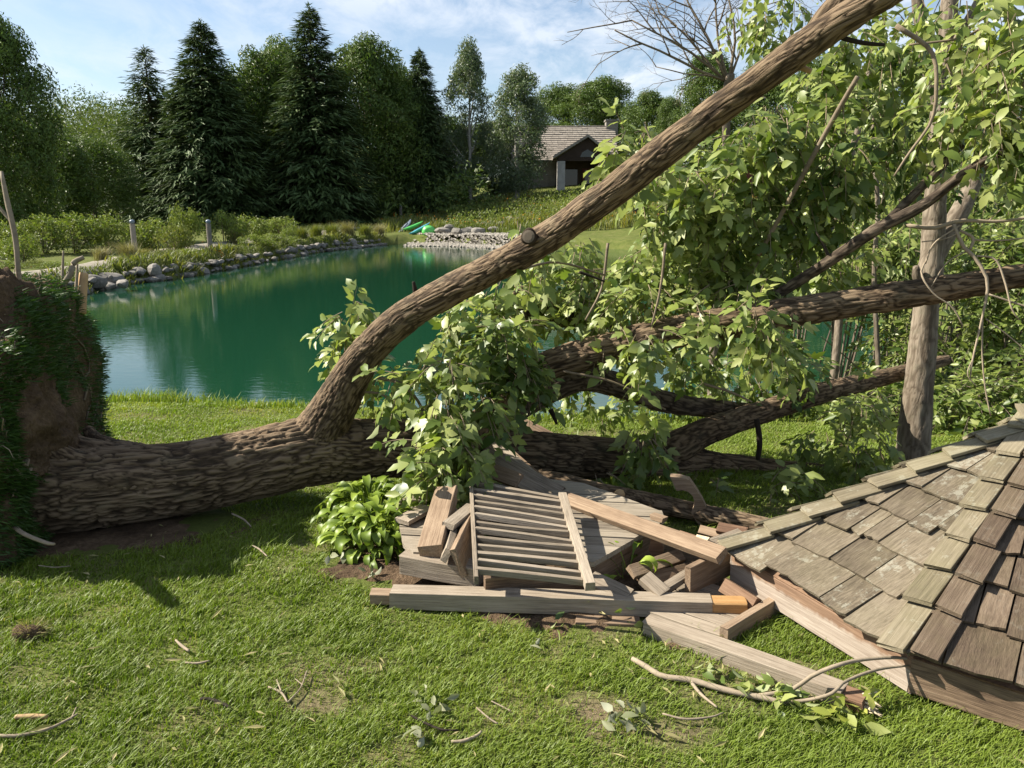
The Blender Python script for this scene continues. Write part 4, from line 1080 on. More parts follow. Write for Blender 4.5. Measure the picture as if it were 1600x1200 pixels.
dirn = nrm(flatp - (O + Up * 0.42 + Nn * -0.2))
flatp = flatp + dirn * disp[:, None] * (0.55 + 0.45 * np.repeat(rim, nth))[:, None]
i = np.arange(len(pr) * nth).reshape(len(pr), nth); j = np.roll(i, -1, 1)
PQ = np.stack([i[:-1], j[:-1], j[1:], i[1:]], -1).reshape(-1, 4)
m_soil, n, l, b, out = new_mat('torn_soil')
tc = n.new('ShaderNodeTexCoord')
s1 = N_noise(n, l, tc.outputs['Object'], 4.0, 6, 0.65); s2 = N_noise(n, l, tc.outputs['Object'], 34.0, 5, 0.7)
col = N_ramp(n, l, N_math(n, l, 'MULTIPLY_ADD', s2, .5, N_math(n, l, 'MULTIPLY', s1, .55)), [(.3, (.035, .023, .014)), (.52, (.10, .067, .041)), (.75, (.21, .145, .092))])
l.new(col, b.inputs['Base Color']); b.inputs['Roughness'].default_value = .95; b.inputs['Specular IOR Level'].default_value = .1
N_bump(n, l, b, s2, .9, .04)
plate = world_mesh('root_plate', flatp, PQ, m_soil, tree, smooth=True)
plate['label'] = 'upturned root plate of brown soil edged with turf'
# turf still growing on the old ground surface
tr = np.random.default_rng(66)
m_turf = mat_leaf('turf_blades', (0.022, 0.048, 0.010), (0.045, 0.095, 0.016), (0.12, 0.15, 0.05), (0.05, 0.10, 0.02), 'attr', 0.22, 0.5, 0.3)
nt = 34000
k_ = tr.integers(0, len(pr) - 1, nt * 2); t_ = tr.integers(0, nth, nt * 2)
rr_ = pr[k_, 0]; ww_ = pr[k_, 1]
ang = th[t_]
ok = (ww_ > -.20) & (rr_ > 0.40 + 0.12 * np.sin(ang * 3 + 2) + 0.06 * np.sin(ang * 7)) & (tr.random(nt * 2) < np.where(np.cos(ang) > -.2, 1, .9))
ok &= ~((np.sin(ang) > .35) & (np.cos(ang) < .38) & (rr_ > .90))     # soil and roots show along the torn top edge
ok &= ~((np.sin(ang) > -.3) & (np.sin(ang) < .85) & (np.cos(ang) < .30) & (rr_ < .52))
Pq = flatp[i[k_, t_]][ok]; nq = len(Pq)
fr_ = tr.random((nq, 1)); Pq = Pq + (flatp[i[np.minimum(k_[ok] + 1, len(pr) - 1), t_[ok]]] - Pq) * fr_ + tr.normal(0, .018, (nq, 3))
upv = nrm(Nn * 1.0 + Up * -0.25 + dirn[i[k_, t_]][ok] * .5 + tr.normal(0, .25, (nq, 3)))
V, F, T = blades(Pq, tr.uniform(.025, .065, nq), np.full(nq, .0075), .5, np.clip(tr.normal(.38, .18, nq), 0, 1), 67, up=upv)
tu = world_mesh('turf', V, F, m_turf, None, tint=T); tu['kind'] = 'stuff'
under(tu, plate)
# roots
def root(lists, mat=m_deadwood, nseg=8, n=20): return tubes('root', lists, mat, plate, nseg, n)
root([[(2, 268, 5.0, 5), (12, 318, 5.0, 8), (24, 372, 5.0, 8), (29, 430, 5.02, 8), (37, 492, 5.05, 9), (34, 540, 5.05, 9)]])
root([[(-20, 300, 5.0, 3), (4, 330, 5.0, 5), (20, 348, 5.0, 5)]])
root([[(131, 402, 5.7, 7), (116, 410, 5.68, 9), (110, 428, 5.66, 10), (98, 448, 5.64, 9), (92, 480, 5.62, 9)]])
root([[(99, 392, 5.65, 3), (98, 420, 5.65, 4), (96, 470, 5.62, 5)], [(121, 412, 5.72, 3), (119, 450, 5.7, 5), (113, 495, 5.68, 5)]])
root([[(131, 427, 5.75, 13), (129, 450, 5.74, 14), (126, 490, 5.72, 16)]], m_cut, 12)
root([[(10, 790, 4.55, 9), (14, 812, 4.5, 8), (34, 832, 4.35, 7), (72, 848, 4.2, 6), (85, 850, 4.15, 4)]])
root([[(0, 458, 5.0, 6), (14, 470, 5.0, 8), (30, 500, 5.0, 8)], [(-10, 480, 4.9, 4), (20, 500, 5.0, 6), (50, 500, 5.1, 5)], [(40, 505, 5.1, 5), (62, 480, 5.2, 4), (74, 470, 5.25, 3)], [(5, 520, 4.9, 6), (25, 530, 4.95, 5), (60, 520, 5.1, 4)]])
root([[(86, 640, 5.15, 7), (92, 670, 5.05, 9), (98, 712, 4.98, 10)], [(62, 660, 5.1, 6), (58, 690, 5.05, 8), (60, 730, 4.98, 10)], [(20, 590, 4.9, 8), (28, 650, 4.9, 10), (30, 720, 4.9, 12)], [(10, 684, 4.75, 5), (40, 694, 4.72, 5), (52, 702, 4.7, 4)]])
tubes('root', [[(-3.05, 4.55, .42, .06), (-3.14, 4.36, .68, .055), (-3.26, 4.1, 1.08, .048), (-3.40, 3.81, 1.52, .03)]], m_deadwood, plate, 9, 16, fn=lambda *p: p)
tubes('root', [[(-3.0, 4.5, .8, .03), (-3.4, 4.45, 1.35, .025), (-3.8, 4.25, 1.75, .012)]], m_deadwood, plate, 8, 12, fn=lambda *p: p)
rq = np.random.default_rng(44)
for k in range(22):     # roots spreading over the torn soil face, broken off at the rim
    a0 = rq.uniform(-.5, 3.4); pts = []
    k0, k1 = rq.integers(24, 34), rq.integers(44, 64); r0 = rq.uniform(.004, .012)
    for q_, kk_ in enumerate(np.linspace(k0, k1, 6)):
        aa = a0 + rq.normal(0, .07) * q_; p = flatp[i[int(kk_), int(aa % 6.2832 / 6.2832 * nth) % nth]]
        pts.append((*(p + Nn * r0 * .55), r0 * (1 - .12 * q_)))
    if rq.random() < .6:
        p = np.array(pts[-1][:3]); pts.append((*(p + dirn[i[int(k1), int(aa % 6.2832 / 6.2832 * nth) % nth]] * rq.uniform(.05, .22) + [0, 0, .04]), r0 * .25))
    tubes('root', [pts], m_twig if k % 3 else m_trunk_far, plate, 7, 16, fn=lambda *p: p)
rr2 = np.random.default_rng(4); fine = []
for _ in range(90):   # hair roots hanging from the torn rim
    a = rr2.uniform(.9, 2.9); kk = rr2.integers(58, 82); p = flatp[i[kk, int(a / 6.2832 * nth) % nth]]
    d = nrm(rr2.normal(0, .7, 3) + [0, 0, .35]); L = rr2.uniform(.05, .2)
    fine.append([(*p, .004), (*(p + d * L * .5 + rr2.normal(0, .02, 3)), .003), (*(p + d * L + [0, 0, -.05]), .0015)])
_hr = tubes('hair_roots', fine, m_deadwood, plate, 4, 5, fn=lambda *p: p); _hr['kind'] = 'stuff'

# --- leaves of the fallen tree
class Leaves:
    def __init__(s): s.d = {k: [] for k in ('pos', 'ax', 'nor', 'sz', 'tn', 'va')}; s.tw = []
    def clump(s, xp, yp, zc, rx, ry, ntw, seed, size=.105, droop=.75, tint=.5, rz=None, spread=.13, twl=.30, var=(0, 0, 1, 3), out=(0, 0, 0)):
        """twigs with paired drooping leaflets filling an ellipsoid seen rx by ry photo pixels wide at distance zc"""
        r = np.random.default_rng(seed); c = at(xp, yp, zc); m = zc / FPX
        a, b_ = rx * m, ry * m; dz = rz or (a + b_) * .45
        for _ in range(ntw):
            e = nrm(r.normal(0, 1, 3)) * r.random() ** .45
            st = c + e * np.array([a, dz, b_]) * .85 + np.array([0, 0, b_ * .15])
            d = nrm(e * .7 + np.array([0, -.15, -droop]) + r.normal(0, .35, 3) + np.array(out)); L = twl * r.uniform(.6, 1.25)
            k = int(L / .026); t = np.linspace(.12, 1, k)
            bend = np.array([0, 0, -.35 * L]); P_ = st + d * (t * L)[:, None] + bend * (t ** 2)[:, None]
            s.tw.append([(*st, .0036), (*(st + d * L * .5 + bend * .25), .0028), (*(st + d * L + bend), .0014)])
            sd = nrm(np.cross(d, [0, 0, 1]) + r.normal(0, .2, 3)); sg = np.where(np.arange(k) % 2, 1, -1)[:, None]
            ax = d * .55 + sd * sg * .75 + r.normal(0, .3, (k, 3)) + np.array([0, 0, -.55 * droop])
            no = np.tile([0, -.35, .85], (k, 1)) + r.normal(0, .55, (k, 3)) + e * .5
            g = s.d; g['pos'].append(P_ + nrm(ax) * .012); g['ax'].append(ax); g['nor'].append(no)
            g['sz'].append(size * r.uniform(.5, 1.4, k)); g['tn'].append(np.clip(tint + r.normal(0, .2, k), 0, 1)); g['va'].append(r.choice(var, k))
    def arrays(s): return [np.concatenate(s.d[k]) for k in ('pos', 'ax', 'nor', 'sz', 'tn', 'va')]
m_leaf = mat_leaf('tree_leaf', (0.048, 0.086, 0.014), (0.148, 0.200, 0.042), (0.33, 0.36, 0.12), (0.34, 0.38, 0.19), 'attr', 0.36, 0.42, 0.40)
m_leaf_o = mat_leaf('tree_leaf_single', (0.048, 0.086, 0.014), (0.148, 0.200, 0.042), (0.33, 0.36, 0.12), (0.34, 0.38, 0.19), 'object', 0.36, 0.42, 0.40)
_lm = {}
def leaf_data(v, mat):
    if (v, mat.name) not in _lm:
        tv, tf = LEAF_T[v]; _lm[(v, mat.name)] = mesh_np('leaf', tv, [f for f in tf if len(f)], mat, smooth=True)
    return _lm[(v, mat.name)]
def finish_leaves(Lv, parent, mat, mat_single, singles=300, twig_mat=None, crown_name='leaves', size_score=None):
    pos, ax, nor, sz, tn, va = Lv.arrays()
    # the leaves that show largest: in frame, near, and on the camera's side of their clump
    d = pos - np.array([0, 0, CAMZ]); zc = d[:, 1] * CP - d[:, 2] * SP
    u = d[:, 0] / zc * FPX + 800; v = 600 - (d[:, 2] * CP + d[:, 1] * SP) / zc * FPX
    inf = (u > 4) & (u < 1596) & (v > 4) & (v < 1196)
    cell = (u // 11).astype(int) * 1000 + (v // 11).astype(int)
    front = np.zeros(len(pos), bool); seen = {}
    for k in np.argsort(zc):
        if inf[k] and cell[k] not in seen: seen[cell[k]] = 1; front[k] = True
    score = np.where(front, sz / zc, 0)
    pick = np.argsort(-score)[:singles]; pick = pick[score[pick] > 0]
    rest = np.ones(len(pos), bool); rest[pick] = False
    x_, y_, z_ = frames(ax, nor)
    for k in pick:
        o = link('leaf', leaf_data(int(va[k]), mat_single))
        M = Matrix(((x_[k, 0], y_[k, 0], z_[k, 0]), (x_[k, 1], y_[k, 1], z_[k, 1]), (x_[k, 2], y_[k, 2], z_[k, 2])))
        o.rotation_mode = 'QUATERNION'; o.location = pos[k]; o.rotation_quaternion = M.to_quaternion(); o.scale = (sz[k],) * 3
        under(o, parent)
    V, F, T = bake_leaves(pos[rest], ax[rest], nor[rest], sz[rest], tn[rest], va[rest])
    o = world_mesh(crown_name, V, F, mat, parent, tint=T, smooth=True); o['kind'] = 'stuff'
    tb = [tube_np(p, 4, 4) for p in Lv.tw]; V, F = join_tubes(tb)
    o = world_mesh('twigs', V, F, twig_mat or m_twig, parent); o['kind'] = 'stuff'
LF = Leaves()
for k, (x, y, zc, rx, ry, nt_, tn_) in enumerate([
    (545, 505, 5.55, 24, 38, 9, .7), (540, 545, 5.5, 26, 34, 9, .75), (558, 478, 5.5, 16, 18, 4, .7),
    (700, 585, 4.95, 48, 42, 16, .65), (690, 650, 4.8, 42, 46, 16, .7), (705, 705, 4.72, 46, 44, 18, .68), (690, 752, 4.62, 40, 34, 13, .6), (655, 705, 4.7, 14, 30, 4, .45), (745, 640, 4.95, 34, 46, 10, .45), (735, 730, 4.8, 20, 34, 5, .55), (718, 790, 4.55, 18, 20, 4, .7),
    (640, 600, 5.0, 34, 26, 6, .6), (735, 500, 5.5, 52, 44, 18, .62), (790, 460, 5.6, 40, 28, 10, .66), (700, 540, 5.5, 44, 26, 9, .55),
    (795, 530, 5.25, 46, 42, 22, .22), (815, 585, 5.3, 30, 34, 12, .18), (765, 560, 5.25, 34, 34, 10, .3), (600, 590, 5.7, 26, 22, 4, .3), (585, 640, 5.6, 20, 24, 4, .25),
    (850, 430, 6.0, 46, 34, 14, .62), (900, 400, 6.1, 46, 34, 13, .6), (930, 455, 5.9, 54, 44, 22, .6), (880, 480, 6.1, 46, 40, 14, .6), (1000, 415, 5.9, 58, 40, 20, .62), (1010, 480, 5.7, 56, 44, 20, .62), (960, 510, 5.6, 40, 34, 9, .6),
    (1075, 440, 5.8, 58, 44, 22, .62), (1130, 400, 5.8, 56, 40, 18, .6), (1150, 460, 5.5, 54, 38, 18, .62), (1210, 420, 5.6, 46, 40, 14, .6), (1010, 545, 5.2, 34, 42, 11, .6), (1185, 500, 5.0, 28, 44, 10, .66), (1200, 540, 5.0, 22, 28, 5, .7), (1090, 500, 5.3, 34, 34, 9, .58),
    (820, 475, 6.0, 30, 26, 6, .55), (840, 395, 4.9, 26, 16, 3, .7), (815, 360, 4.6, 14, 20, 2, .75),
    (1010, 300, 5.6, 40, 34, 8, .6), (1060, 290, 5.4, 50, 36, 12, .62), (1050, 340, 5.6, 56, 40, 18, .6), (1120, 310, 5.4, 50, 40, 15, .55), (1120, 360, 5.6, 54, 38, 16, .6), (1180, 270, 5.3, 50, 44, 14, .35), (1190, 340, 5.5, 54, 44, 17, .45),
    (1240, 220, 5.3, 50, 40, 12, .3), (1255, 290, 5.4, 50, 44, 15, .35), (1260, 360, 5.6, 50, 40, 14, .5), (1310, 170, 5.3, 46, 40, 9, .4), (1320, 250, 5.2, 46, 44, 13, .25), (1325, 330, 5.5, 44, 44, 11, .4), (1180, 200, 5.2, 36, 28, 7, .5),
    (980, 225, 4.45, 22, 24, 6, .75), (955, 255, 4.4, 18, 22, 5, .75), (1005, 205, 4.4, 16, 14, 3, .8),
    (1000, 690, 5.55, 40, 28, 7, .35), (1015, 672, 5.5, 22, 24, 4, .6), (930, 745, 5.4, 34, 14, 4, .3), (1250, 762, 5.6, 42, 24, 9, .6), (1210, 770, 5.5, 30, 18, 4, .5), (1350, 640, 6.1, 40, 50, 12, .62), (1345, 700, 6.1, 50, 26, 10, .62), (1290, 690, 6.2, 44, 30, 6, .5), (1110, 750, 5.7, 50, 18, 4, .25),
    (1150, 230, 5.6, 40, 30, 9, .55), (1215, 165, 5.6, 40, 30, 9, .5), (1275, 115, 5.5, 40, 30, 9, .5), (1330, 60, 5.3, 36, 26, 7, .55), (1100, 250, 5.7, 30, 24, 6, .6), (1060, 380, 6.2, 60, 30, 12, .5), (1290, 200, 5.8, 44, 40, 10, .5), (1290, 420, 6.0, 46, 34, 11, .55), (1340, 400, 6.0, 40, 40, 10, .55),
    (905, 600, 6.4, 30, 34, 6, .5), (955, 640, 6.6, 44, 28, 8, .55), (1060, 600, 6.6, 60, 40, 12, .4), (1150, 590, 6.6, 60, 44, 14, .3), (1240, 570, 6.5, 56, 44, 14, .3), (1080, 555, 6.3, 50, 30, 9, .5)]):
    LF.clump(x, y, zc, rx, ry, int(nt_ * 1.8), 200 + k, tint=tn_, size=.104 if zc < 5.7 else .097, twl=.20, droop=.6, var=(1, 1, 1, 0, 3))
# long pale twigs that carry the hanging clumps
for L in [
    [(590, 590, 5.2, 6), (622, 598, 5.1, 6), (650, 622, 5.05, 5), (668, 660, 5.0, 4), (690, 720, 4.9, 3)],
    [(560, 612, 5.3, 4), (600, 618, 5.35, 4), (618, 650, 5.4, 2)],
    [(800, 425, 4.6, 4), (870, 410, 5.0, 4), (945, 430, 5.4, 3)], [(950, 380, 5.5, 5), (940, 450, 5.5, 4), (915, 500, 5.4, 3)], [(1040, 380, 5.2, 5), (1032, 450, 5.2, 4), (1018, 510, 5.2, 3)],
    [(880, 580, 5.4, 4), (960, 598, 5.4, 4), (1040, 640, 5.4, 3)], [(1100, 600, 5.6, 5), (1140, 612, 5.6, 4), (1175, 628, 5.6, 3)], [(1185, 400, 5.4, 7), (1240, 300, 5.2, 8), (1300, 190, 5.0, 9), (1340, 120, 4.8, 8)],
    [(1400, 40, 4.2, 8), (1455, 80, 4.2, 7), (1463, 140, 4.2, 6), (1455, 190, 4.25, 5), (1420, 240, 4.3, 4), (1397, 275, 4.3, 3)]]:
    tubes('twig', [L], m_twig, tree, 6, 16)
finish_leaves(LF, tree, m_leaf, m_leaf_o, 300)
# bleached hanging twigs on the right
tubes('dead_twigs', [
    [(1415, 352, 5.0, 6.2), (1460, 356, 4.95, 6.8), (1500, 345, 4.9, 6.2), (1560, 346, 4.85, 5.0), (1620, 338, 4.8, 4.3)],
    [(1490, 350, 4.9, 5.6), (1505, 385, 4.9, 6.2), (1525, 405, 4.88, 5.6), (1543, 440, 4.86, 5.0), (1536, 490, 4.86, 3.7), (1520, 560, 4.86, 3.1), (1516, 590, 4.86, 1.9)],
    [(1500, 360, 4.9, 4.3), (1520, 372, 4.9, 5.0), (1516, 390, 4.9, 4.3)], [(1526, 400, 4.88, 3.1), (1555, 405, 4.85, 3.1), (1570, 440, 4.83, 3.1), (1580, 480, 4.8, 2.5), (1592, 500, 4.8, 1.9)],
    [(1535, 495, 4.86, 2.5), (1535, 560, 4.87, 2.5), (1540, 610, 4.88, 2.5), (1548, 650, 4.88, 1.9)], [(1445, 410, 4.95, 3.1), (1440, 430, 4.9, 3.1), (1460, 460, 4.88, 2.5), (1488, 480, 4.86, 2.5), (1505, 510, 4.86, 1.9)],
    [(1545, 460, 4.85, 3.1), (1600, 478, 4.8, 3.1), (1640, 490, 4.75, 1.9)], [(1500, 352, 4.9, 2.5), (1460, 380, 4.9, 2.5), (1446, 412, 4.95, 2.5)], [(1440, 378, 4.95, 1.9), (1480, 372, 4.9, 1.9), (1520, 350, 4.9, 1.9)],
    [(1540, 498, 4.86, 1.9), (1570, 520, 4.84, 1.9), (1600, 545, 4.8, 1.2)], [(1515, 390, 4.9, 2.5), (1480, 410, 4.92, 1.9), (1455, 448, 4.95, 1.2)], [(1520, 375, 4.9, 2.5), (1560, 376, 4.85, 2.5), (1600, 372, 4.8, 1.9)],
    [(1545, 345, 4.87, 1.9), (1580, 310, 4.85, 1.2), (1600, 280, 4.85, 1.2)], [(1520, 560, 4.86, 1.9), (1512, 585, 4.86, 1.9), (1526, 604, 4.86, 1.2)]], m_deadwood, tree, 6, 14)

# ------------------------------------------------------------------ the log lying by the deck
blog = thing('branch_log', 'bark-covered branch log lying behind the broken deck', 'log', tuple(at(1000, 800, 5.2)))
limb('shaft', [(840, 748, 5.45, 32), (880, 757, 5.38, 33), (930, 769, 5.3, 33), (1000, 782, 5.2, 32), (1100, 803, 5.05, 31), (1200, 824, 4.9, 29)], blog, nseg=64, step=0.010, amp=0.011, seed=71, ridge_w=0.014)
for (x, y) in ((968, 773), (1072, 796), (1141, 806)):
    tubes('knot', [[(x, y, 5.12, 18), (x, y, 5.06, 13), (x + 1, y + 1, 5.04, 7)]], m_cut, blog, 9, 6)

# ------------------------------------------------------------------ trees standing at the right
stree = thing('standing_tree', 'grey smooth-barked tree standing behind the fallen limbs on the right', 'tree', tuple(at(1425, 735, 6.6)))
limb('trunk', [(1424, 760, 6.6, 60), (1426, 715, 6.6, 50), (1432, 640, 6.58, 45), (1440, 560, 6.55, 41), (1448, 470, 6.5, 38), (1456, 400, 6.5, 35), (1462, 300, 6.45, 32), (1468, 200, 6.4, 30), (1476, 100, 6.4, 28), (1484, 0, 6.4, 25), (1495, -160, 6.4, 20)], stree, m_bark_smooth, nseg=64, step=0.016, amp=0.006, seed=81, ridge_w=0.03, wob=.10)
limb('limb', [(1452, 420, 6.55, 30), (1478, 370, 6.6, 29), (1510, 310, 6.7, 26), (1535, 250, 6.8, 22), (1552, 200, 6.85, 17), (1570, 100, 6.9, 13)], stree, m_bark_smooth, nseg=40, step=0.02, amp=0.005, seed=82, wob=.08)
limb('limb', [(1446, 450, 6.5, 20), (1434, 432, 6.45, 16), (1431, 416, 6.42, 9)], stree, m_bark_smooth, nseg=30, step=0.02, amp=0.005, seed=83)
limb('limb', [(1470, 160, 6.4, 26), (1448, 90, 6.3, 22), (1436, 20, 6.25, 18), (1425, -80, 6.2, 14)], stree, m_bark_smooth, nseg=30, step=0.02, amp=0.004, seed=84)
limb('limb', [(1474, 130, 6.4, 22), (1500, 60, 6.3, 18), (1530, 0, 6.2, 14), (1560, -80, 6.1, 10)], stree, m_bark_smooth, nseg=30, step=0.02, amp=0.004, seed=85)
limb('branch', [(1536, 262, 6.75, 16), (1570, 236, 6.4, 14), (1610, 228, 6.1, 12), (1680, 210, 5.8, 9)], stree, m_bark_smooth, nseg=24, step=0.02, amp=0.004, seed=86)
LS = Leaves()
for k, (x, y, zc, rx, ry, nt_, tn_) in enumerate([
    (1540, 60, 4.9, 50, 44, 14, .75), (1590, 30, 4.7, 50, 46, 13, .75), (1500, 110, 5.0, 46, 40, 12, .72), (1560, 130, 4.7, 56, 46, 18, .75), (1610, 110, 4.6, 40, 56, 12, .7), (1490, 175, 4.9, 40, 32, 10, .75), (1550, 185, 4.6, 50, 32, 12, .72), (1600, 210, 4.6, 36, 36, 8, .5),
    (1440, 60, 5.4, 34, 40, 7, .5), (1400, 100, 5.5, 40, 34, 8, .45), (1375, 40, 5.6, 44, 40, 10, .5), (1330, 90, 5.6, 36, 26, 6, .5), (1400, 170, 5.5, 46, 40, 11, .28), (1430, 230, 5.5, 36, 40, 9, .2), (1385, 240, 5.4, 34, 36, 8, .2), (1460, 10, 5.2, 46, 30, 8, .6), (1520, -10, 5, 60, 30, 9, .7), (1620, -30, 4.8, 60, 40, 9, .7),
    (1195, 30, 7.2, 34, 40, 9, .65), (1228, 62, 7.2, 26, 34, 7, .6), (1160, 18, 7.4, 30, 22, 6, .65), (1255, 12, 7.0, 40, 26, 8, .6), (1215, -20, 7.0, 60, 30, 8, .6),
    (1580, 270, 5.6, 40, 36, 7, .25), (1540, 150, 5.6, 60, 50, 10, .3), (1470, 120, 5.8, 50, 50, 8, .3), (1350, 130, 5.9, 36, 30, 6, .4)]):
    LS.clump(x, y, zc, rx, ry, int(nt_ * 1.15), 400 + k, tint=tn_, size=.098, twl=.27, var=(0, 1, 3))
finish_leaves(LS, stree, m_leaf, m_leaf_o, 260, crown_name='crown')
tubes('twigs_bare', [[(1600, 235, 4.6, 6), (1560, 215, 4.7, 5), (1500, 140, 4.9, 4), (1470, 80, 5.0, 3)], [(1540, 40, 4.9, 5), (1500, 60, 4.9, 4), (1420, 70, 5.0, 3)]], m_twig, stree, 6, 12)

dtree = thing('dead_tree', 'small bare dead tree whose grey twigs fan against the sky', 'tree', tuple(at(1118, 660, 8.6)))
limb('trunk', [(1112, 668, 8.5, 17), (1116, 540, 8.4, 15), (1122, 400, 8.3, 13), (1130, 300, 8.2, 13), (1134, 230, 8.1, 12), (1136, 150, 8.0, 14), (1141, 118, 8.0, 14)], dtree, m_bark_smooth, nseg=18, step=0.03, amp=0.004, seed=91)
dr = np.random.default_rng(17); D_ = []
def grow(x, y, zc, ang, L, d, lev):
    pts = [(x, y, zc, d)]; a = ang; n_ = 4
    for k in range(n_):
        a += dr.normal(0, .13); x += math.cos(a) * L / n_; y -= math.sin(a) * L / n_; zc += dr.normal(0, .05)
        pts.append((x, y, zc, d * (1 - .55 * (k + 1) / n_)))
        if lev < 4 and k >= 0:
            for sgn in (dr.choice([-1, 1]),):
                if dr.random() < (.80 if lev < 2 else .62): grow(x, y, zc, a + sgn * dr.uniform(.35, .85), L * dr.uniform(.38, .62), d * (.55 - .1 * k / n_), lev + 1)
    D_.append(pts)
for (a, L, d) in [(2.30, 175, 6), (2.62, 190, 6), (2.05, 170, 6), (1.75, 165, 6), (1.5, 150, 5.5), (1.2, 130, 5), (2.85, 110, 3.5), (2.45, 150, 4.5), (1.9, 120, 4)]:
    grow(1138 + 6 * math.cos(a), 126, 8.0, a, L, d, 0)
tubes('branches', D_, m_twig, dtree, 4, 6)

# slender sapling trunks showing through the leaves
for k, (pts, lab) in enumerate([([(1290, 700, 9.6, 13), (1312, 480, 9.7, 12), (1306, 300, 9.6, 12), (1330, 240, 9.6, 11), (1350, 160, 9.6, 10), (1365, 60, 9.6, 7)], 'crooked sapling trunk behind the hanging leaves left of the grey trunk'),
                                ([(1376, 640, 9.0, 8), (1366, 430, 9.0, 7), (1372, 330, 9.0, 7), (1364, 230, 9.0, 7), (1368, 165, 9.0, 5)], 'thin straight sapling just left of the grey standing trunk')]):
    e = thing('sapling', lab, 'sapling', tuple(at(*pts[0][:3])))
    limb('trunk', pts, e, m_bark_smooth, nseg=18, step=0.04, amp=0.004, seed=100 + k)
    LV = Leaves()
    for q in range(7): LV.clump(pts[2][0] + dr.uniform(-70, 70), pts[2][1] + dr.uniform(-120, 90), pts[2][2] + dr.uniform(-.3, .5), 50, 40, 9, 700 + k * 20 + q, size=.10, tint=.5, var=(2, 3))
    finish_leaves(LV, e, m_leaf, m_leaf_o, 0, crown_name='crown')

# thicket behind: each bush a thing
bush_labels = iter([
    'willow-leaved bush at the water just above the trunk middle', 'low bush on the bank behind the lower branch', 'bush at the shore right of the green gap of water', 'bush directly left of the grey trunk foot',
    'bush directly right of the grey trunk foot', 'bush against the right edge above the shingle roof', 'tall bush behind the grey trunk at mid height', 'tall bush at the right edge behind the bleached twigs', 'bush behind the thick cross limb near the grey trunk', 'dense bush right of the dead tree stem',
    'bush behind the hanging leaves left of the sapling', 'bright bush behind the long dark branch', 'tall leafy bush behind the saplings', 'bush filling the gap right of the forked grey stem', 'bush behind the bleached twig tangle', 'pale green bush on the far side of the pond behind the hanging leaves', 'round bush on the bank left of the dead tree foot', 'bush low behind the snapped limb end', 'tall bush seen through the fork of the grey trunk', 'leafy bush high behind the long bare hanging twig', 'bush behind the crossing of the two dark branches', 'bush at the right edge level with the thick cross limb'])
for k, (x, y, F, rx, ry, nt_, tn_) in enumerate([
    (905, 655, 8.75, 36, 22, 14, .5), (1010, 655, 8.8, 40, 24, 16, .5), (1230, 625, 9.0, 46, 40, 20, .3), (1340, 655, 8.4, 46, 46, 24, .5),
    (1530, 640, 8.0, 60, 60, 34, .4), (1610, 600, 8.0, 60, 60, 30, .4), (1400, 400, 10.5, 90, 90, 46, .42), (1570, 400, 9.5, 90, 100, 56, .38), (1420, 540, 10.0, 80, 60, 34, .35), (1190, 480, 10.5, 60, 40, 22, .4),
    (1260, 380, 11.5, 80, 60, 34, .55), (1320, 430, 10.5, 60, 60, 30, .55), (1330, 260, 11.0, 90, 70, 36, .5), (1540, 280, 10.5, 80, 70, 34, .3), (1570, 520, 9.0, 80, 60, 36, .42), (1180, 370, 24, 110, 40, 34, .6), (1130, 620, 9.1, 44, 28, 16, .45), (1420, 640, 8.6, 40, 50, 18, .35), (1490, 330, 12.0, 100, 90, 40, .45), (1260, 290, 12.5, 100, 80, 36, .45), (1410, 210, 12.0, 100, 80, 36, .42), (1600, 440, 8.8, 70, 80, 30, .45)]):
    z = F * .98
    LV = Leaves(); LV.clump(x, y, z, rx, ry, int(nt_ * (3.4 if F < 20 else 1.8)), 600 + k, size=.115 if F < 20 else .22, tint=tn_, twl=.34 if F < 20 else .7, var=(2, 3), droop=.35, rz=rx * z / FPX * .7)
    c = at(x, y, z); gz = tz(c[0], c[1])
    e = thing('bush', next(bush_labels), 'bush', (float(c[0]), float(c[1]), gz), 'thicket behind the fallen tree')
    for q in range(6):
        w = dr.normal(0, .35, 2) * rx * z / FPX
        LV.tw.append([(c[0] + w[0] * .3, c[1] + w[1] * .3, gz - .1, .016), (c[0] + w[0] * .8, c[1] + w[1], (gz + c[2]) / 2, .012), (c[0] + w[0] * 1.6, c[1] + w[1] * 1.2, c[2] + dr.uniform(0, .5) * ry * z / FPX, .006)])
    finish_leaves(LV, e, m_leaf, m_leaf_o, 0, crown_name='foliage', twig_mat=m_trunk_far)

# ------------------------------------------------------------------ bare soil sheets
def soil_sheet(name, label, test, x0, x1, y0, y1, step=.035):
    xs, ys = np.arange(x0, x1, step), np.arange(y0, y1, step)
    X, Y = np.meshgrid(xs, ys); Pq = np.stack([X.ravel(), Y.ravel()], 1)
    w = test(Pq) + .25 * fbm(np.c_[Pq * 5, np.zeros(len(Pq))], 3, 15)
    z = terrain(Pq) - .03 + .045 * sstep(-.15, .25, w) + .012 * fbm(np.c_[Pq * 14, np.zeros(len(Pq))], 2, 16)
    i = np.arange(len(Pq)).reshape(len(ys), len(xs))
    Q = np.stack([i[:-1, :-1], i[:-1, 1:], i[1:, 1:], i[1:, :-1]], -1).reshape(-1, 4)
    Q = Q[(w[Q] > -.2).any(1)]
    return tag(link(name, mesh_np(name, np.c_[Pq, z], Q, m_soil, smooth=True)), label, kind='structure')
soil_sheet('soil_bed', 'bare brown soil bed under the broken deck and leafy plant', lambda q: np.max([1 - np.hypot(q[:, 0] - a, q[:, 1] - b_) / r for a, b_, r in BED], 0) * 1.2, -1.4, 1.5, 3.1, 5.6)
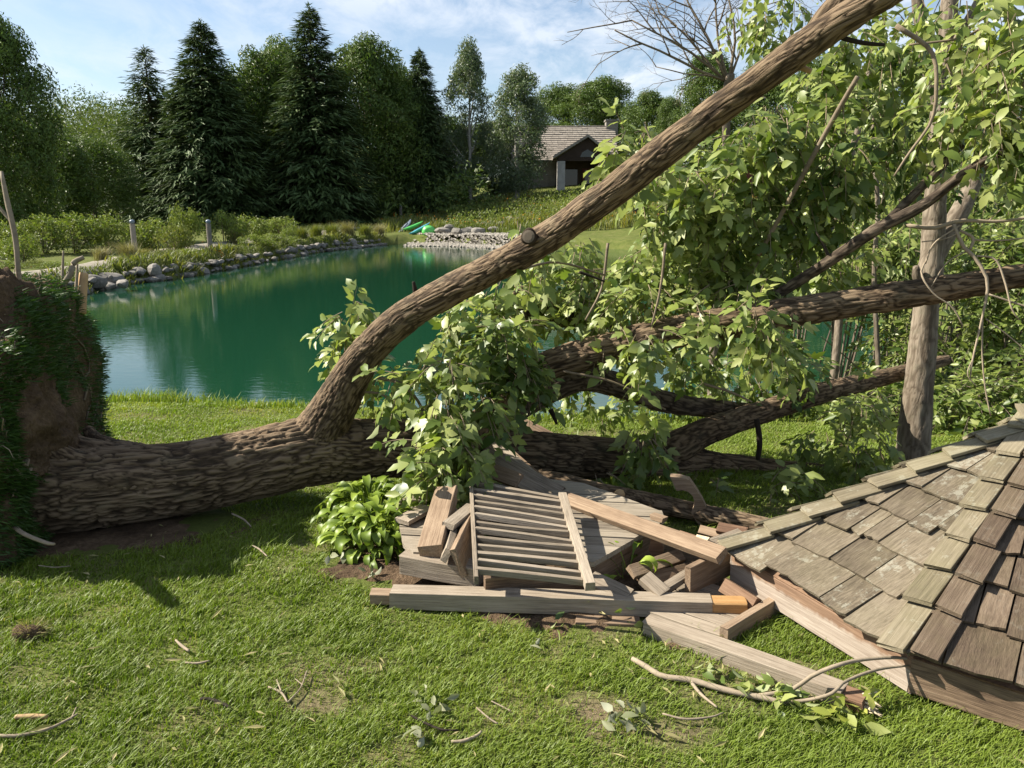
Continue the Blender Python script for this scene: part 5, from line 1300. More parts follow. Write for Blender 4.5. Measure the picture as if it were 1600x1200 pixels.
soil_sheet('root_hole_soil', 'dark torn soil of the hole under the trunk butt', lambda q: 1 - np.hypot((q[:, 0] + 2.8) / 1.05, (q[:, 1] - 4.72) / .55), -4.6, -1.2, 3.8, 5.5)

# ------------------------------------------------------------------ timber
m_grey = mat_wood('weathered_grey_wood', (0.087, 0.069, 0.051), (0.231, 0.187, 0.139), (0.34, 0.286, 0.221), .45)
m_deckw = mat_wood('deck_wood', (0.093, 0.076, 0.058), (0.236, 0.198, 0.149), (0.322, 0.279, 0.223), .2)
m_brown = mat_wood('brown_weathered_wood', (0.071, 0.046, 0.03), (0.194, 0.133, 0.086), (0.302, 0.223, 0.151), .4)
m_orange = mat_wood('fresh_cedar', (0.17, 0.085, 0.032), (0.29, 0.155, 0.056), (0.38, 0.225, 0.095), .2)
m_red = mat_wood('red_cedar', (0.075, 0.042, 0.027), (0.155, 0.090, 0.055), (0.235, 0.150, 0.095), .3)
m_rail = mat_wood('railing_wood', (0.079, 0.063, 0.046), (0.205, 0.167, 0.124), (0.31, 0.26, 0.205), .35)
m_shing = mat_wood('shingle_wood', (0.050, 0.038, 0.025), (0.115, 0.092, 0.063), (0.20, 0.165, 0.118), 0.0, 16.0, .24, .10)
m_shing_b = mat_wood('brown_shingle_wood', (0.040, 0.027, 0.018), (0.090, 0.064, 0.043), (0.150, 0.112, 0.078), 0.0, 18.0, .06, .1)  # browner, less lichened wood; grazing-sun dimness is mixed into its colour too
m_cap = mat_wood('hip_cap_wood', (0.085, 0.070, 0.044), (0.155, 0.130, 0.085), (0.23, 0.195, 0.135), 0.0, 16.0, .2, .14)
m_capnew = mat_wood('mossy_cap_wood', (0.115, 0.098, 0.058), (0.185, 0.160, 0.102), (0.25, 0.22, 0.15), 0.0, 16.0, .12, .16)
m_pale = mat_plain('splintered_wood', (0.50, 0.40, 0.27), .8, .25, 30.0, .5, .2)
# eave board: grey below, protected reddish strip above with dark runs
m_fascia, n, l, b, out = new_mat('fascia_wood')
v = N_objvec(n, l)
gr = N_noise(n, l, N_map(n, l, v, (1.6, 30, 30)), 3.0, 6, .62, .5)
tc = n.new('ShaderNodeTexCoord'); sx = n.new('ShaderNodeSeparateXYZ'); l.new(tc.outputs['Object'], sx.inputs[0])
edge = N_math(n, l, 'ADD', sx.outputs['Y'], N_math(n, l, 'MULTIPLY_ADD', N_noise(n, l, N_map(n, l, v, (9, 2, 2)), 2.2, 4, .6), .055, -.028))
grey = N_ramp(n, l, gr, [(.3, (.20, .155, .12)), (.55, (.32, .265, .215)), (.75, (.41, .355, .30))])
redd = N_ramp(n, l, gr, [(.3, (.11, .066, .042)), (.55, (.20, .125, .08)), (.75, (.28, .19, .125))])
l.new(N_mix(n, l, N_ramp(n, l, edge, [(.015, (0, 0, 0)), (.035, (1, 1, 1))]), grey, redd), b.inputs['Base Color'])
b.inputs['Roughness'].default_value = .8; b.inputs['Specular IOR Level'].default_value = .25
N_bump(n, l, b, gr, .4, .004)

def chamfer_box(L, W, T, c=.002, seed=0, twist=0.0):
    """box along x with bevelled long edges, slightly out of true; 24 + caps"""
    r = np.random.default_rng(seed)
    W2, T2 = W / 2, T / 2; c = min(c, T2 * .2)
    prof = np.array([(-W2 + c, -T2), (W2 - c, -T2), (W2, -T2 + c), (W2, T2 - c), (W2 - c, T2), (-W2 + c, T2), (-W2, T2 - c), (-W2, -T2 + c)])
    ns = max(2, min(7, int(L / .16) + 1)); V = []
    bow = r.normal(0, .004) * L
    for k, t in enumerate(np.linspace(-.5, .5, ns)):
        o = bow * (1 - 4 * t * t); s = 1 + r.normal(0, .012); a = twist * t
        p = prof * s
        p = np.c_[p[:, 0] * math.cos(a) - p[:, 1] * math.sin(a), p[:, 0] * math.sin(a) + p[:, 1] * math.cos(a)]
        dx = r.normal(0, .0045, 8) if k in (0, ns - 1) else 0
        V.append(np.c_[np.full(8, t * L) + dx, p[:, 0] + o * .6, p[:, 1] + o])
    V = np.vstack(V); F = []
    for k in range(ns - 1):
        for j in range(8): F.append((k * 8 + j, k * 8 + (j + 1) % 8, (k + 1) * 8 + (j + 1) % 8, (k + 1) * 8 + j))
    e = (ns - 1) * 8
    return V, np.array(F), np.array([list(range(8))[::-1], [e + j for j in range(8)]])
_bs = [0]
def board(name, p0, p1, W, T, face, mat, parent=None, twist=0.0, c=.002):
    """a board from p0 to p1 whose wide face looks towards `face`"""
    p0, p1 = np.asarray(p0, float), np.asarray(p1, float); _bs[0] += 1
    X = nrm(p1 - p0); Z = np.asarray(face, float); Z = nrm(Z - X * (Z @ X)); Y = np.cross(Z, X)
    V, F, C = chamfer_box(np.linalg.norm(p1 - p0), W, T, c, _bs[0], twist)
    o = link(name, mesh_np(name, V, [F, C], mat))
    o.rotation_mode = 'QUATERNION'; o.location = (p0 + p1) / 2
    o.rotation_quaternion = Matrix(((X[0], Y[0], Z[0]), (X[1], Y[1], Z[1]), (X[2], Y[2], Z[2]))).to_quaternion()
    if parent is not None: under(o, parent)
    return o
def lone(name, label, cat, group='loose gazebo timbers', **k):
    return lambda *a, **kk: tag(board(name, *a, **kk), label, cat, group)
UPV = np.array([0, 0, 1.0]); CAMV = np.array([0, -1.0, .55])

# --- deck
DZ = .20
dpoly = np.array([gp(x, y, DZ)[:2] for x, y in [(632, 858), (618, 790), (655, 752), (760, 738), (905, 752), (1040, 800), (1036, 815), (920, 882), (760, 898)]])
dc = dpoly.mean(0)
deck = thing('gazebo_deck', 'broken grey plank deck of the gazebo under the fallen railing', 'deck', (float(dc[0]), float(dc[1]), 0.0))
da = math.radians(-7); dx_, dy_ = np.array([math.cos(da), math.sin(da)]), np.array([-math.sin(da), math.cos(da)])
q = (dpoly - dc) @ np.stack([dx_, dy_], 1)
yv = q[:, 1].min(); pw = .105
while yv < q[:, 1].max() - .02:
    def span(y_):
        xs = [a[0] + (y_ - a[1]) / (b_[1] - a[1]) * (b_[0] - a[0]) for a, b_ in zip(q, np.roll(q, -1, 0)) if (a[1] - y_) * (b_[1] - y_) < 0]
        return (min(xs), max(xs)) if len(xs) >= 2 else None
    ya, yb = max(yv, q[:, 1].min() + .002), min(yv + pw - .006, q[:, 1].max() - .002)
    sa_, sb_ = span(ya), span(yb)
    if sa_ and sb_ and min(sa_[1] - sa_[0], sb_[1] - sb_[0]) > .05:
        # floor middle broken out under the railing, shaped so the gaps there go dark
        xa_, xb_ = -.20 + random.uniform(-.05, .05) - dc[0], .24 + random.uniform(-.05, .03) - dc[0]; wid = sa_[1] - sa_[0]
        segs = [(0, min(1, max(.02, (xa_ - sa_[0]) / wid))), (min(.98, max(0, (xb_ - sa_[0]) / wid)), 1)]
        if ya > q[:, 1].max() * .62: segs = [(0, 1)]
        segs = [g for g in segs if (g[1] - g[0]) * wid > .05]
        for (f0, f1) in segs:
            c4 = [(sa_[0] + (sa_[1] - sa_[0]) * f0, ya), (sa_[0] + (sa_[1] - sa_[0]) * f1, ya), (sb_[0] + (sb_[1] - sb_[0]) * f1, yb), (sb_[0] + (sb_[1] - sb_[0]) * f0, yb)]
            W4 = np.array([dc + dx_ * a + dy_ * b_ for a, b_ in c4]); dz = random.uniform(-.003, .003)
            cc = W4.mean(0)
            lx = (W4 - cc) @ np.stack([dx_, dy_], 1)
            V8 = np.vstack([np.c_[lx, np.full(4, -.014)], np.c_[lx, np.full(4, .013)]])
            o = link('plank', mesh_np('plank', V8, np.array([[3, 2, 1, 0], [4, 5, 6, 7], [0, 1, 5, 4], [1, 2, 6, 5], [2, 3, 7, 6], [3, 0, 4, 7]]), m_deckw))
            o.location = (cc[0], cc[1], DZ - .014 + dz); o.rotation_euler = (0, 0, da); under(o, deck)
    yv += pw
for (a, b_) in [(6, 7), (7, 8), (5, 6)]:
    A, B = dpoly[a], dpoly[b_]; d = nrm(B - A); nn = np.array([d[1], -d[0]]); nn = nn if nn @ (A - dc) > 0 else -nn
    board('rim_joist', (*(A - nn * .04), .085), (*(B - nn * .04), .085), .17, .036, (*nn, 0), m_brown, deck)
cr = board('corner_block', gp(1020, 806, .215), gp(1038, 812, .215), .045, .03, UPV, m_brown, deck)

lone('sill_timber', 'thick cracked sill timber at the front left corner of the deck', 'timber')(gp(632, 876, .14), gp(752, 897, .14), .115, .10, UPV, m_grey)
lone('short_post', 'short thick post leaning on the sill beside the leafy plant', 'timber')(gp(673, 862, .22), atF(699, 768, 4.25), .125, .07, (-.25, -1, .75), m_brown)
lone('board', 'pale broken board end lying on the deck behind the leaning short post', 'board')(gp(628, 815, .225), gp(668, 793, .235), .10, .025, UPV, m_grey)
lone('board', 'board standing in the dark gap just left of the railing', 'board')(gp(697, 868, .24), atF(712, 800, 4.2), .07, .035, (-.4, -1, .2), m_grey)
lone('board', 'dark board tilted against the left side of the railing', 'board')(gp(716, 880, .22), atF(752, 800, 4.2), .15, .03, (.75, -.55, .35), m_brown)
lone('board', 'crossed board end in the gap behind the leaning short post', 'board')(gp(700, 822, .3), gp(738, 792, .3), .07, .03, (-.1, -.6, 1), m_grey)
lone('rail_board', 'brown upright rail stub half covered by hanging leaves at the trunk', 'board')(atF(720, 745, 4.85), atF(733, 702, 4.95), .07, .05, CAMV, m_red)
lone('bench_board', 'wide sun-dappled board sloping from the trunk to the railing top', 'board')(atF(752, 712, 4.95), atF(872, 776, 4.62), .15, .03, (-.2, -.75, 1), m_grey)
lone('bench_board', 'board wedged beneath the wide sun-dappled board', 'board')(atF(738, 726, 4.9), atF(812, 752, 4.72), .10, .03, (.1, -.9, .7), m_brown)
lone('rail_board', 'narrow rail lying along the trunk above the wide sun-dappled board', 'board')(atF(765, 688, 5.25), atF(842, 752, 4.85), .06, .045, (.3, -.8, .8), m_grey)
lone('rail_board', 'second narrow rail beside the first one on the trunk', 'board')(atF(790, 700, 5.22), atF(858, 758, 4.8), .045, .03, (.3, -.8, .8), m_brown)
lone('board', 'grey splinter of board at the head of the branch log', 'board')(atF(850, 760, 5.0), atF(885, 763, 5.0), .05, .02, UPV, m_grey)
lone('beam', 'dark beam propped on the water side of the trunk', 'beam')(atF(778, 645, 6.6), atF(872, 694, 6.25), .12, .07, (.2, -.6, 1), m_brown)

# --- railing panel
TL, TR, BR, BL = gp(739, 754, .33), gp(873, 777, .31), gp(914, 918, .25), gp(748, 904, .25)
ctr = (TL + TR + BR + BL) / 4
rail = thing('railing_panel', 'slatted railing panel lying flat on the deck', 'railing', (float(ctr[0]), float(ctr[1]), .22))
rn = nrm(np.cross(BR - BL, TL - BL)); rn = rn if rn[2] > 0 else -rn
board('rail', TL + rn * .0 - nrm(TR - TL) * .012, BL - nrm(BR - BL) * .012 + nrm(BL - TL) * .02, .022, .045, rn, m_grey, rail)
board('rail', TR + nrm(TR - TL) * .022 + rn * .012, BR + nrm(BR - BL) * .022 + nrm(BR - TR) * .01 + rn * .012, .045, .045, rn, m_grey, rail)
NBAL = 13
for k in range(NBAL):
    t = (k + .35) / NBAL
    a, b_ = TL + (BL - TL) * t, TR + (BR - TR) * t
    jit = random.uniform(-.008, .008)
    board('baluster', a + rn * (.004 + jit), b_ + rn * (.004 - jit) + (BR - TR) * random.uniform(-.006, .006), .024, .030, nrm(rn + random.uniform(-.12, .12) * nrm(BL - TL)), m_rail, rail, twist=random.uniform(-.08, .08), c=.001)
# battens lying under it
lone('batten', 'thin batten on the ground below the foot of the railing', 'board')(gp(748, 925, .08), gp(838, 938, .06), .05, .02, UPV, m_grey)

# --- front post and diagonal post
fp = thing('gazebo_post', 'long square grey post lying level across the front of the wreck', 'post', tuple(gp(860, 958, 0)), 'gazebo posts')
A, B = gp(612, 932, .065), gp(1110, 947, .075)
board('shaft', A, B, .095, .085, UPV, m_grey, fp, c=.0015)
d = nrm(B - A)
board('tenon', A - d * .10, A - d * .0015, .075, .05, UPV, m_brown, fp, c=.001)
board('tenon', B + d * .0015, B + d * .165, .085, .075, UPV, m_orange, fp, c=.006)
fp2 = thing('gazebo_post', 'square post running diagonally across the lawn to a snapped end', 'post', tuple(gp(1180, 1050, 0)), 'gazebo posts')
A, B = gp(1012, 978, .05), gp(1318, 1087, .055); d = nrm(B - A)
board('shaft', A, B, .09, .075, UPV, m_grey, fp2, c=.0015)
board('broken_end', B + d * .0015, B + d * .085, .07, .06, (0, -.3, 1), m_red, fp2, c=.006)
r = np.random.default_rng(5); sp = []
for _ in range(26):
    p = B + d * .07 + r.normal(0, .016, 3); e = nrm(d + r.normal(0, .22, 3)); L = r.uniform(.03, .09)
    sp.append([(*p, .007), (*(p + e * L * .6), .005), (*(p + e * L), .001)])
tubes('splinter', sp, m_pale, fp2, 4, 3, fn=lambda *p: p)['kind'] = 'stuff'

# --- long board, brackets and the tangle before the roof
lone('long_rail', 'long brown rail leaning from the railing corner down to the roof corner', 'board')(atF(878, 778, 4.45), gp(1128, 868, .26), .085, .04, (-.25, -.55, 1), m_brown)
def extr(name, pix, F, th, mat, label, cat, lean=0.0):
    P = np.array([atF(x, y, F) for x, y in pix]); n_ = len(P)
    dv = nrm(np.array([.25, 1.0, lean])) * th
    V = np.vstack([P, P + dv]); bmx = bmesh.new()
    vs = [bmx.verts.new(p) for p in V]
    bmx.faces.new(vs[:n_]); bmx.faces.new(vs[n_:][::-1])
    for k in range(n_): bmx.faces.new((vs[k], vs[n_ + k], vs[n_ + (k + 1) % n_], vs[(k + 1) % n_]))
    bmesh.ops.recalc_face_normals(bmx, faces=bmx.faces[:])
    bmesh.ops.triangulate(bmx, faces=[f for f in bmx.faces if len(f.verts) > 4])
    c = V.mean(0); c[2] = V[:, 2].min()
    for v_ in bmx.verts: v_.co -= Vector(c)
    m_ = bpy.data.meshes.new(name); bmx.to_mesh(m_); bmx.free(); m_.materials.append(mat)
    o = link(name, m_, None, tuple(c)); return tag(o, label, cat, 'gazebo brackets')
extr('curved_bracket', [(1047, 745), (1062, 746), (1077, 750), (1087, 764), (1098, 782), (1105, 797), (1100, 812), (1094, 823), (1086, 812), (1080, 801), (1084, 792), (1085, 783), (1082, 775), (1076, 769), (1067, 766), (1057, 767)], 4.72, .04, m_brown, 'curved brown bracket standing upright against the log', 'bracket', .25)
extr('curved_bracket', [(1021, 832), (1027, 838), (1036, 854), (1037, 862), (1031, 872), (1031, 884), (1034, 893), (1025, 902), (1015, 894), (1020, 884), (1021, 874), (1018, 866), (1013, 860), (1016, 846)], 3.95, .04, m_red, 'small reddish curved bracket hanging below the long brown rail', 'bracket', .1)
lone('seat_board', 'dark board on edge beside the corner of the shingle roof', 'board')(gp(1075, 908, .13), gp(1142, 874, .14), .15, .035, (.8, -.6, .05), m_brown)
pan = thing('floor_panel', 'pale plank panel with a dark frame edge lying under the roof corner', 'panel', tuple(gp(1115, 955, 0)))
PA, PB, PC, PD = gp(1008, 958, .05), gp(1085, 905, .06), gp(1205, 945, .05), gp(1122, 996, .05)
for k in range(5):
    t = (k + .5) / 5
    board('plank', PA + (PB - PA) * t, PD + (PC - PD) * t, np.linalg.norm(PB - PA) / 5 - .006, .025, UPV, m_grey, pan)
board('frame_rail', PD + [0, 0, .012] + nrm(PD - PA) * .025, PC + [0, 0, .012] + nrm(PC - PB) * .025, .09, .04, nrm(np.cross(PC - PD, UPV)), m_brown, pan)
lone('board', 'short pale board with a rounded end left of the dark board on edge', 'board')(gp(1008, 903, .15), gp(1036, 928, .11), .075, .04, (-.1, -.4, 1), m_grey)
lone('batten', 'narrow batten lying up against the dark board on edge', 'board')(gp(1030, 925, .10), gp(1092, 886, .14), .045, .035, (0, -.3, 1), m_grey)
lone('board', 'brown board with bolt holes under the roof corner', 'board')(gp(1132, 915, .12), gp(1180, 945, .09), .07, .04, (-.5, -.8, .4), m_red)
lone('board', 'pale board wedge between the railing foot and the front post', 'board')(gp(922, 905, .12), gp(985, 935, .10), .09, .04, (-.1, -.4, 1), m_grey)
lone('block', 'orange-tipped board end below the upright bracket', 'board')(gp(1094, 828, .17), gp(1132, 838, .17), .05, .03, (0, -.8, .7), m_brown)
lone('block', 'red-brown block lying against the log end', 'board')(gp(1122, 826, .20), gp(1166, 834, .2), .06, .045, (0, -.6, .8), m_red)
lone('board', 'pale split board pointing to the roof corner', 'board')(gp(1095, 856, .22), gp(1158, 834, .24), .06, .03, (-.2, -.5, 1), m_grey)
lone('block', 'white freshly broken board end beside the long brown rail', 'board')(gp(1085, 848, .23), gp(1104, 853, .23), .09, .04, (0, -.5, 1), m_pale)
lone('block', 'brown board end just left of the white broken end', 'board')(gp(1057, 838, .22), gp(1086, 848, .22), .07, .04, (0, -.5, 1), m_red)
lone('joist', 'dark joist lying in the hollow below the long brown rail', 'board')(gp(985, 895, .12), gp(1065, 868, .12), .07, .035, (-.2, -.7, .7), m_brown)
lone('joist', 'brown joist crossing below the small reddish bracket', 'board')(gp(1000, 912, .06), gp(1090, 890, .06), .08, .05, (0, -.7, .7), m_brown)
lone('board', 'dark board on the ground under the front post', 'board')(gp(900, 968, .022), gp(1000, 972, .022), .10, .03, UPV, m_brown)
lone('batten', 'small orange cedar offcut on the grass by the roof corner', 'board')(gp(1382, 1070, .02), gp(1404, 1077, .02), .035, .02, UPV, m_orange)

# --- the roof
RA, RB, RC = gp(1139, 903, .085) + [0, 0, .15], gp(1420, 1080, .06) + [0, 0, .15], gp(1900, 1240, .06) + [0, 0, .14]
RD, RP = np.array([3.35, 2.30, .22]), atF(1642, 652, 3.80)
RZ, RY, RX = np.array([2.45, 4.95, .06]), np.array([3.95, 4.95, .10]), np.array([4.35, 3.6, .18])
roof = thing('gazebo_roof', 'collapsed gazebo roof of grey wooden shingles lying on the lawn', 'roof', (2.6, 3.6, 0.0))
def quatm(X, Y, Z): return Matrix(((X[0], Y[0], Z[0]), (X[1], Y[1], Z[1]), (X[2], Y[2], Z[2]))).to_quaternion()
def shingle_face(A, B, P, seed, mat, courses=8, lift=0.0):
    r = np.random.default_rng(seed)
    e1 = nrm(B - A); L = np.linalg.norm(B - A); w = P - A; a = w @ e1; e2 = nrm(w - e1 * a); H = w @ e2
    nz = np.cross(e1, e2)
    if nz[2] < 0: nz = -nz
    ex = H / courses
    xl = lambda y: a * max(y, 0) / H
    xr = lambda y: L - (L - a) * max(y, 0) / H
    for k in range(courses):
        y0 = k * ex - (.018 if k == 0 else 0); y1 = min(y0 + ex * 1.75, H * .985)
        x, xe = xl(y0) - .015, xr(y0) + .015
        while x < xe - .015:
            wd = float(np.clip(r.normal(.16, .06), .07, .28))
            if xe - (x + wd) < .06: wd = xe - x
            jy = r.normal(0, .010); gap = .004 + (.004 * r.random())
            xa0, xa1 = x + gap / 2, x + wd - gap / 2
            xb0, xb1 = max(xa0, xl(y1)), min(xa1, xr(y1))
            if xb1 < xb0 + .01: m_ = np.clip((xb0 + xb1) / 2, xl(y1), xr(y1)); xb0, xb1 = m_ - .005, m_ + .005
            yb = y0 + jy; th = r.uniform(.010, .017); z0 = .022 + r.uniform(0, .016) + (lift * max(0, math.sin((x / L) * math.pi)) if k == 0 else 0); z1 = .004
            skew = r.normal(0, .006); dip = r.normal(0, .004)
            xm = (xa0 + xa1) / 2; ym = (yb + y1) / 2
            # local: X up the slope, Y across, Z off the roof; a slightly cupped face with five points across
            V = []; nseg = 4
            for s in range(nseg + 1):
                f_ = s / nseg; cup = .004 * (2 * f_ - 1) ** 2 * r.uniform(.3, 1.2)
                xa, xb = xa0 + (xa1 - xa0) * f_, xb0 + (xb1 - xb0) * f_
                rag = r.normal(0, .003)
                V += [(yb + skew * (f_ - .5) * 2 + rag - ym, xa - xm, z0 + cup + dip * (f_ - .5)), (yb + skew * (f_ - .5) * 2 + rag - ym, xa - xm, z0 + th + cup + dip * (f_ - .5)), (y1 - ym, xb - xm, z1), (y1 - ym, xb - xm, z1 + .004)]
            F = []
            for s in range(nseg):
                p, q_ = s * 4, s * 4 + 4
                F += [(p + 1, q_ + 1, q_ + 3, p + 3), (p, p + 2, q_ + 2, q_), (p, q_, q_ + 1, p + 1), (p + 2, p + 3, q_ + 3, q_ + 2)]
            e_ = nseg * 4
            F += [(0, 1, 3, 2), (e_, e_ + 2, e_ + 3, e_ + 1)]
            V = np.array(V); V[:, 1] *= -1
            me_ = mesh_np('shingle', V, np.array([f[::-1] for f in F])[:, ::-1], mat)
            o = link('shingle', me_); o.rotation_mode = 'QUATERNION'
            o.location = A + e1 * xm + e2 * ym + nz * .004
            Yv = -e1 if np.cross(e2, -e1) @ nz > 0 else e1
            if Yv @ e1 > 0:
                V[:, 1] *= -1; me_.vertices.foreach_set('co', V.astype(np.float32).ravel()); me_.flip_normals()
            o.rotation_quaternion = quatm(e2, Yv, nz)
            under(o, roof)
            x += wd
    return e1, e2, nz
fr1 = shingle_face(RA, RB, RP, 3, m_shing, 8, .018)
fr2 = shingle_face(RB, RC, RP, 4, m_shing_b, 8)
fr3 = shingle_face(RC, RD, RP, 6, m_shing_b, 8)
fr0 = shingle_face(RZ, RA, RP, 7, m_shing, 9)
def sheath(name, A, B, P):
    V = np.array([A, B, P]); n_ = np.cross(B - A, P - A); n_ = nrm(n_ if n_[2] > 0 else -n_)
    V = np.vstack([V - n_ * .006, V - n_ * .03])
    return world_mesh(name, V, [np.array([[0, 1, 2], [5, 4, 3]]), np.array([[0, 3, 4, 1], [1, 4, 5, 2], [2, 5, 3, 0]])], m_red, roof)
for A, B in ((RZ, RA), (RA, RB), (RB, RC), (RC, RD), (RD, RX), (RX, RY), (RY, RZ)): sheath('sheathing', A, B, RP)
def hip_caps(A, P, fl, frt, n_, matl, matr, seed, start=0.0, wl=.13, wr=.12):
    r = np.random.default_rng(seed); d = P - A; Lh = np.linalg.norm(d); d = nrm(d)
    for k in range(n_):
        ex = Lh / n_; c0 = A + d * (k * ex - .04 * (k == 0)); c1 = c0 + d * (ex * 1.32)
        for side, (nz, inw, mt, wd) in enumerate(((fl[0], fl[1], matl, wl), (frt[0], frt[1], matr, wr))):
            iw = nrm(inw - d * (inw @ d)); wd = wd * r.uniform(.88, 1.15); j = r.normal(0, .007)
            off = iw * (wd * .5 - .006 * side + abs(r.normal(0, .004)))
            o = board('hip_cap', c0 + off + nz * (.072 + .004 * side) + d * j, c1 + off * .96 + nz * (.034 + .004 * side) + d * j, wd, .017, nz, mt(k, n_) if callable(mt) else mt, roof, c=.002)
def inward(A, P, Q):      # direction in the face away from the hip line, towards Q
    d = nrm(P - A); w = Q - A; return nrm(w - d * (w @ d))
mtop = lambda k, n_: m_capnew if k >= n_ * .55 else m_cap
hip_caps(RA, RP, (fr0[2], inward(RA, RP, RZ)), (fr1[2], inward(RA, RP, RB)), 9, mtop, mtop, 21, wl=.10, wr=.085)
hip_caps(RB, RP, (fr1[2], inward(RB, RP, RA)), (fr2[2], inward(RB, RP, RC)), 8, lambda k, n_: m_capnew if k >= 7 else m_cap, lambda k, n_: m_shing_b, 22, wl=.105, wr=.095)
hip_caps(RC, RP, (fr2[2], inward(RC, RP, RB)), (fr3[2], inward(RC, RP, RD)), 8, m_cap, m_shing, 23)
def fascia(A, B, w=.135, mt=None):
    d = nrm(B - A); nn = np.array([d[1], -d[0], 0]); nn = nrm(nn if nn @ (A - RP) > 0 else -nn)
    dn = np.array([0, 0, -(w / 2 + .012)])
    board('fascia', A + dn - nn * .02, B + dn - nn * .02, w, .036, nn, mt or m_fascia, roof, c=.003)
    board('nailer', A + [0, 0, -.018] - nn * .050, B + [0, 0, -.018] - nn * .050, .04, .02, nn, m_orange, roof)
fascia(RA, RB, .15); fascia(RB, RC, .145, m_brown); fascia(RC, RD, .14); fascia(RZ + [0, 0, .06], RA, .06)  # second fascia in browner wood, its dimmer light put into the colour
for A in (RA, RB, RC, RD): board('rafter', A + [0, 0, -.05] + (RP - A) * .04, RP + [0, 0, -.05], .035, .07, np.cross(RP - A, UPV), m_red, roof)

# ------------------------------------------------------------------ broad-leaved plants in the bed
m_hosta = mat_leaf('hosta_leaf', (0.085, 0.135, 0.014), (0.165, 0.235, 0.026), (0.26, 0.33, 0.05), (0.17, 0.23, 0.04), 'object', 0.28, 0.45, 0.3)
def hosta_leaf(arch, seed, ln=.15, wd=.058, stem=.11):
    r = np.random.default_rng(seed); rows = 8; V = []; x = z = 0; a = 1.25
    pts = []
    for k in range(4): pts.append((x, z)); x += stem / 4 * math.cos(a); z += stem / 4 * math.sin(a); a -= .10
    blade = []
    for k in range(rows): blade.append((x, z)); x += ln / (rows - 1) * math.cos(a); z += ln / (rows - 1) * math.sin(a); a -= arch * (1.0 + .4 * k / rows)
    for (px_, pz_) in pts: V += [(px_, -.003, pz_), (px_, 0, pz_ - .003), (px_, .003, pz_)]
    for k, (px_, pz_) in enumerate(blade):
        t = k / (rows - 1); w = wd * (math.sin(math.pi * min(1, t * .93 + .05)) ** .75) * (1 - .25 * t) + .0015
        ru = r.normal(0, .003); V += [(px_, -w, pz_ + w * .28 + ru), (px_, 0, pz_ - w * .12), (px_, w, pz_ + w * .28 - ru)]
    n_ = len(V) // 3; i = np.arange(len(V)).reshape(n_, 3)
    F = np.concatenate([np.stack([i[:-1, k], i[1:, k], i[1:, k + 1], i[:-1, k + 1]], -1) for k in (0, 1)])
    return mesh_np('leaf', np.array(V), F, m_hosta, smooth=True)
hl = [hosta_leaf(.20 + .045 * k, k, .105 + .012 * (k % 3), .019 + .004 * (k % 2), .10) for k in range(6)]
def hosta(label, spots, seed, group=None, flop=0.0):
    r = np.random.default_rng(seed); c = np.mean([s[:2] for s in spots], 0)
    e = thing('hosta_plant', label, 'plant', (float(c[0]), float(c[1]), tz(c[0], c[1])), group)
    for (x, y, R, n_, s) in spots:
        for k in range(n_):
            a = k * 2.39996 + r.normal(0, .25); q = math.sqrt((k + .5) / n_)
            o = link('leaf', hl[r.integers(6)])
            o.location = (x + R * q * .45 * math.cos(a), y + R * q * .45 * math.sin(a), tz(x, y) - .01 + .10 * (1 - q * q) * s)
            o.rotation_euler = (r.normal(0, .2), (q - .45) * .75 + flop + r.normal(0, .12), a + r.normal(0, .2)); o.scale = (s * r.uniform(.8, 1.2),) * 3
            under(o, e)
    return e
h1, h2, h3 = gp(590, 868, 0)[:2], gp(575, 822, 0)[:2], gp(630, 862, 0)[:2]
hosta('leafy green hosta clump at the corner of the deck', [(h1[0], h1[1] + .12, .36, 175, 1.1), (h2[0], h2[1] + .12, .35, 160, 1.12), (h3[0] - .04, h3[1] + .10, .24, 70, .95)], 3)
h4 = gp(985, 925, 0)[:2]
hosta('small crushed hosta among the timbers behind the front post', [(h4[0], h4[1] + .08, .16, 22, .95)], 4, None, .35)

# ------------------------------------------------------------------ litter on the lawn
def lawn_tube(name, label, cat, lists, mat, z=.03, nseg=7, n=18):
    def f(x, y, d, zz=None):
        p = gp(x, y, z if zz is None else zz); p[2] += tz(p[0], p[1]) * .6
        zc = p[1] * CP + (CAMZ - p[2]) * SP
        return (*p, d * .5 * zc / FPX)
    tb = [tube_np([f(*q) for q in L], nseg, n) for L in lists]
    V, F = join_tubes(tb)
    return tag(world_mesh(name, V, F, mat, None, smooth=True), label, cat, 'twigs on the lawn')
br = thing('fallen_branch', 'long pale forked branch lying on the grass across the snapped post', 'branch', tuple(gp(1120, 1085, 0)))
def part_of(o, parent):
    for k in ('label', 'category', 'group'):
        if k in o: del o[k]
    return under(o, parent)
part_of(lawn_tube('stem', None, None, [[(988, 1034, 8), (1010, 1047, 9), (1035, 1062, 9), (1080, 1069, 10), (1130, 1083, 10), (1180, 1093, 10), (1225, 1103, 8)]], m_deadwood, .03), br)
part_of(lawn_tube('shoot', None, None, [[(1185, 1092, 7), (1235, 1083, 7, .05), (1270, 1060, 7, .13), (1305, 1046, 7, .17), (1345, 1037, 6, .17), (1405, 1034, 5, .17), (1450, 1042, 4, .16), (1478, 1052, 3, .15)]], m_deadwood), br)
part_of(lawn_tube('shoot', None, None, [[(1225, 1103, 6), (1265, 1098, 6, .05), (1300, 1088, 6, .12), (1320, 1070, 5, .14), (1370, 1052, 5, .15), (1420, 1046, 3, .15)]], m_deadwood), br)
part_of(lawn_tube('shoot', None, None, [[(1080, 1072, 6), (1095, 1090, 5), (1120, 1110, 3)]], m_deadwood), br)
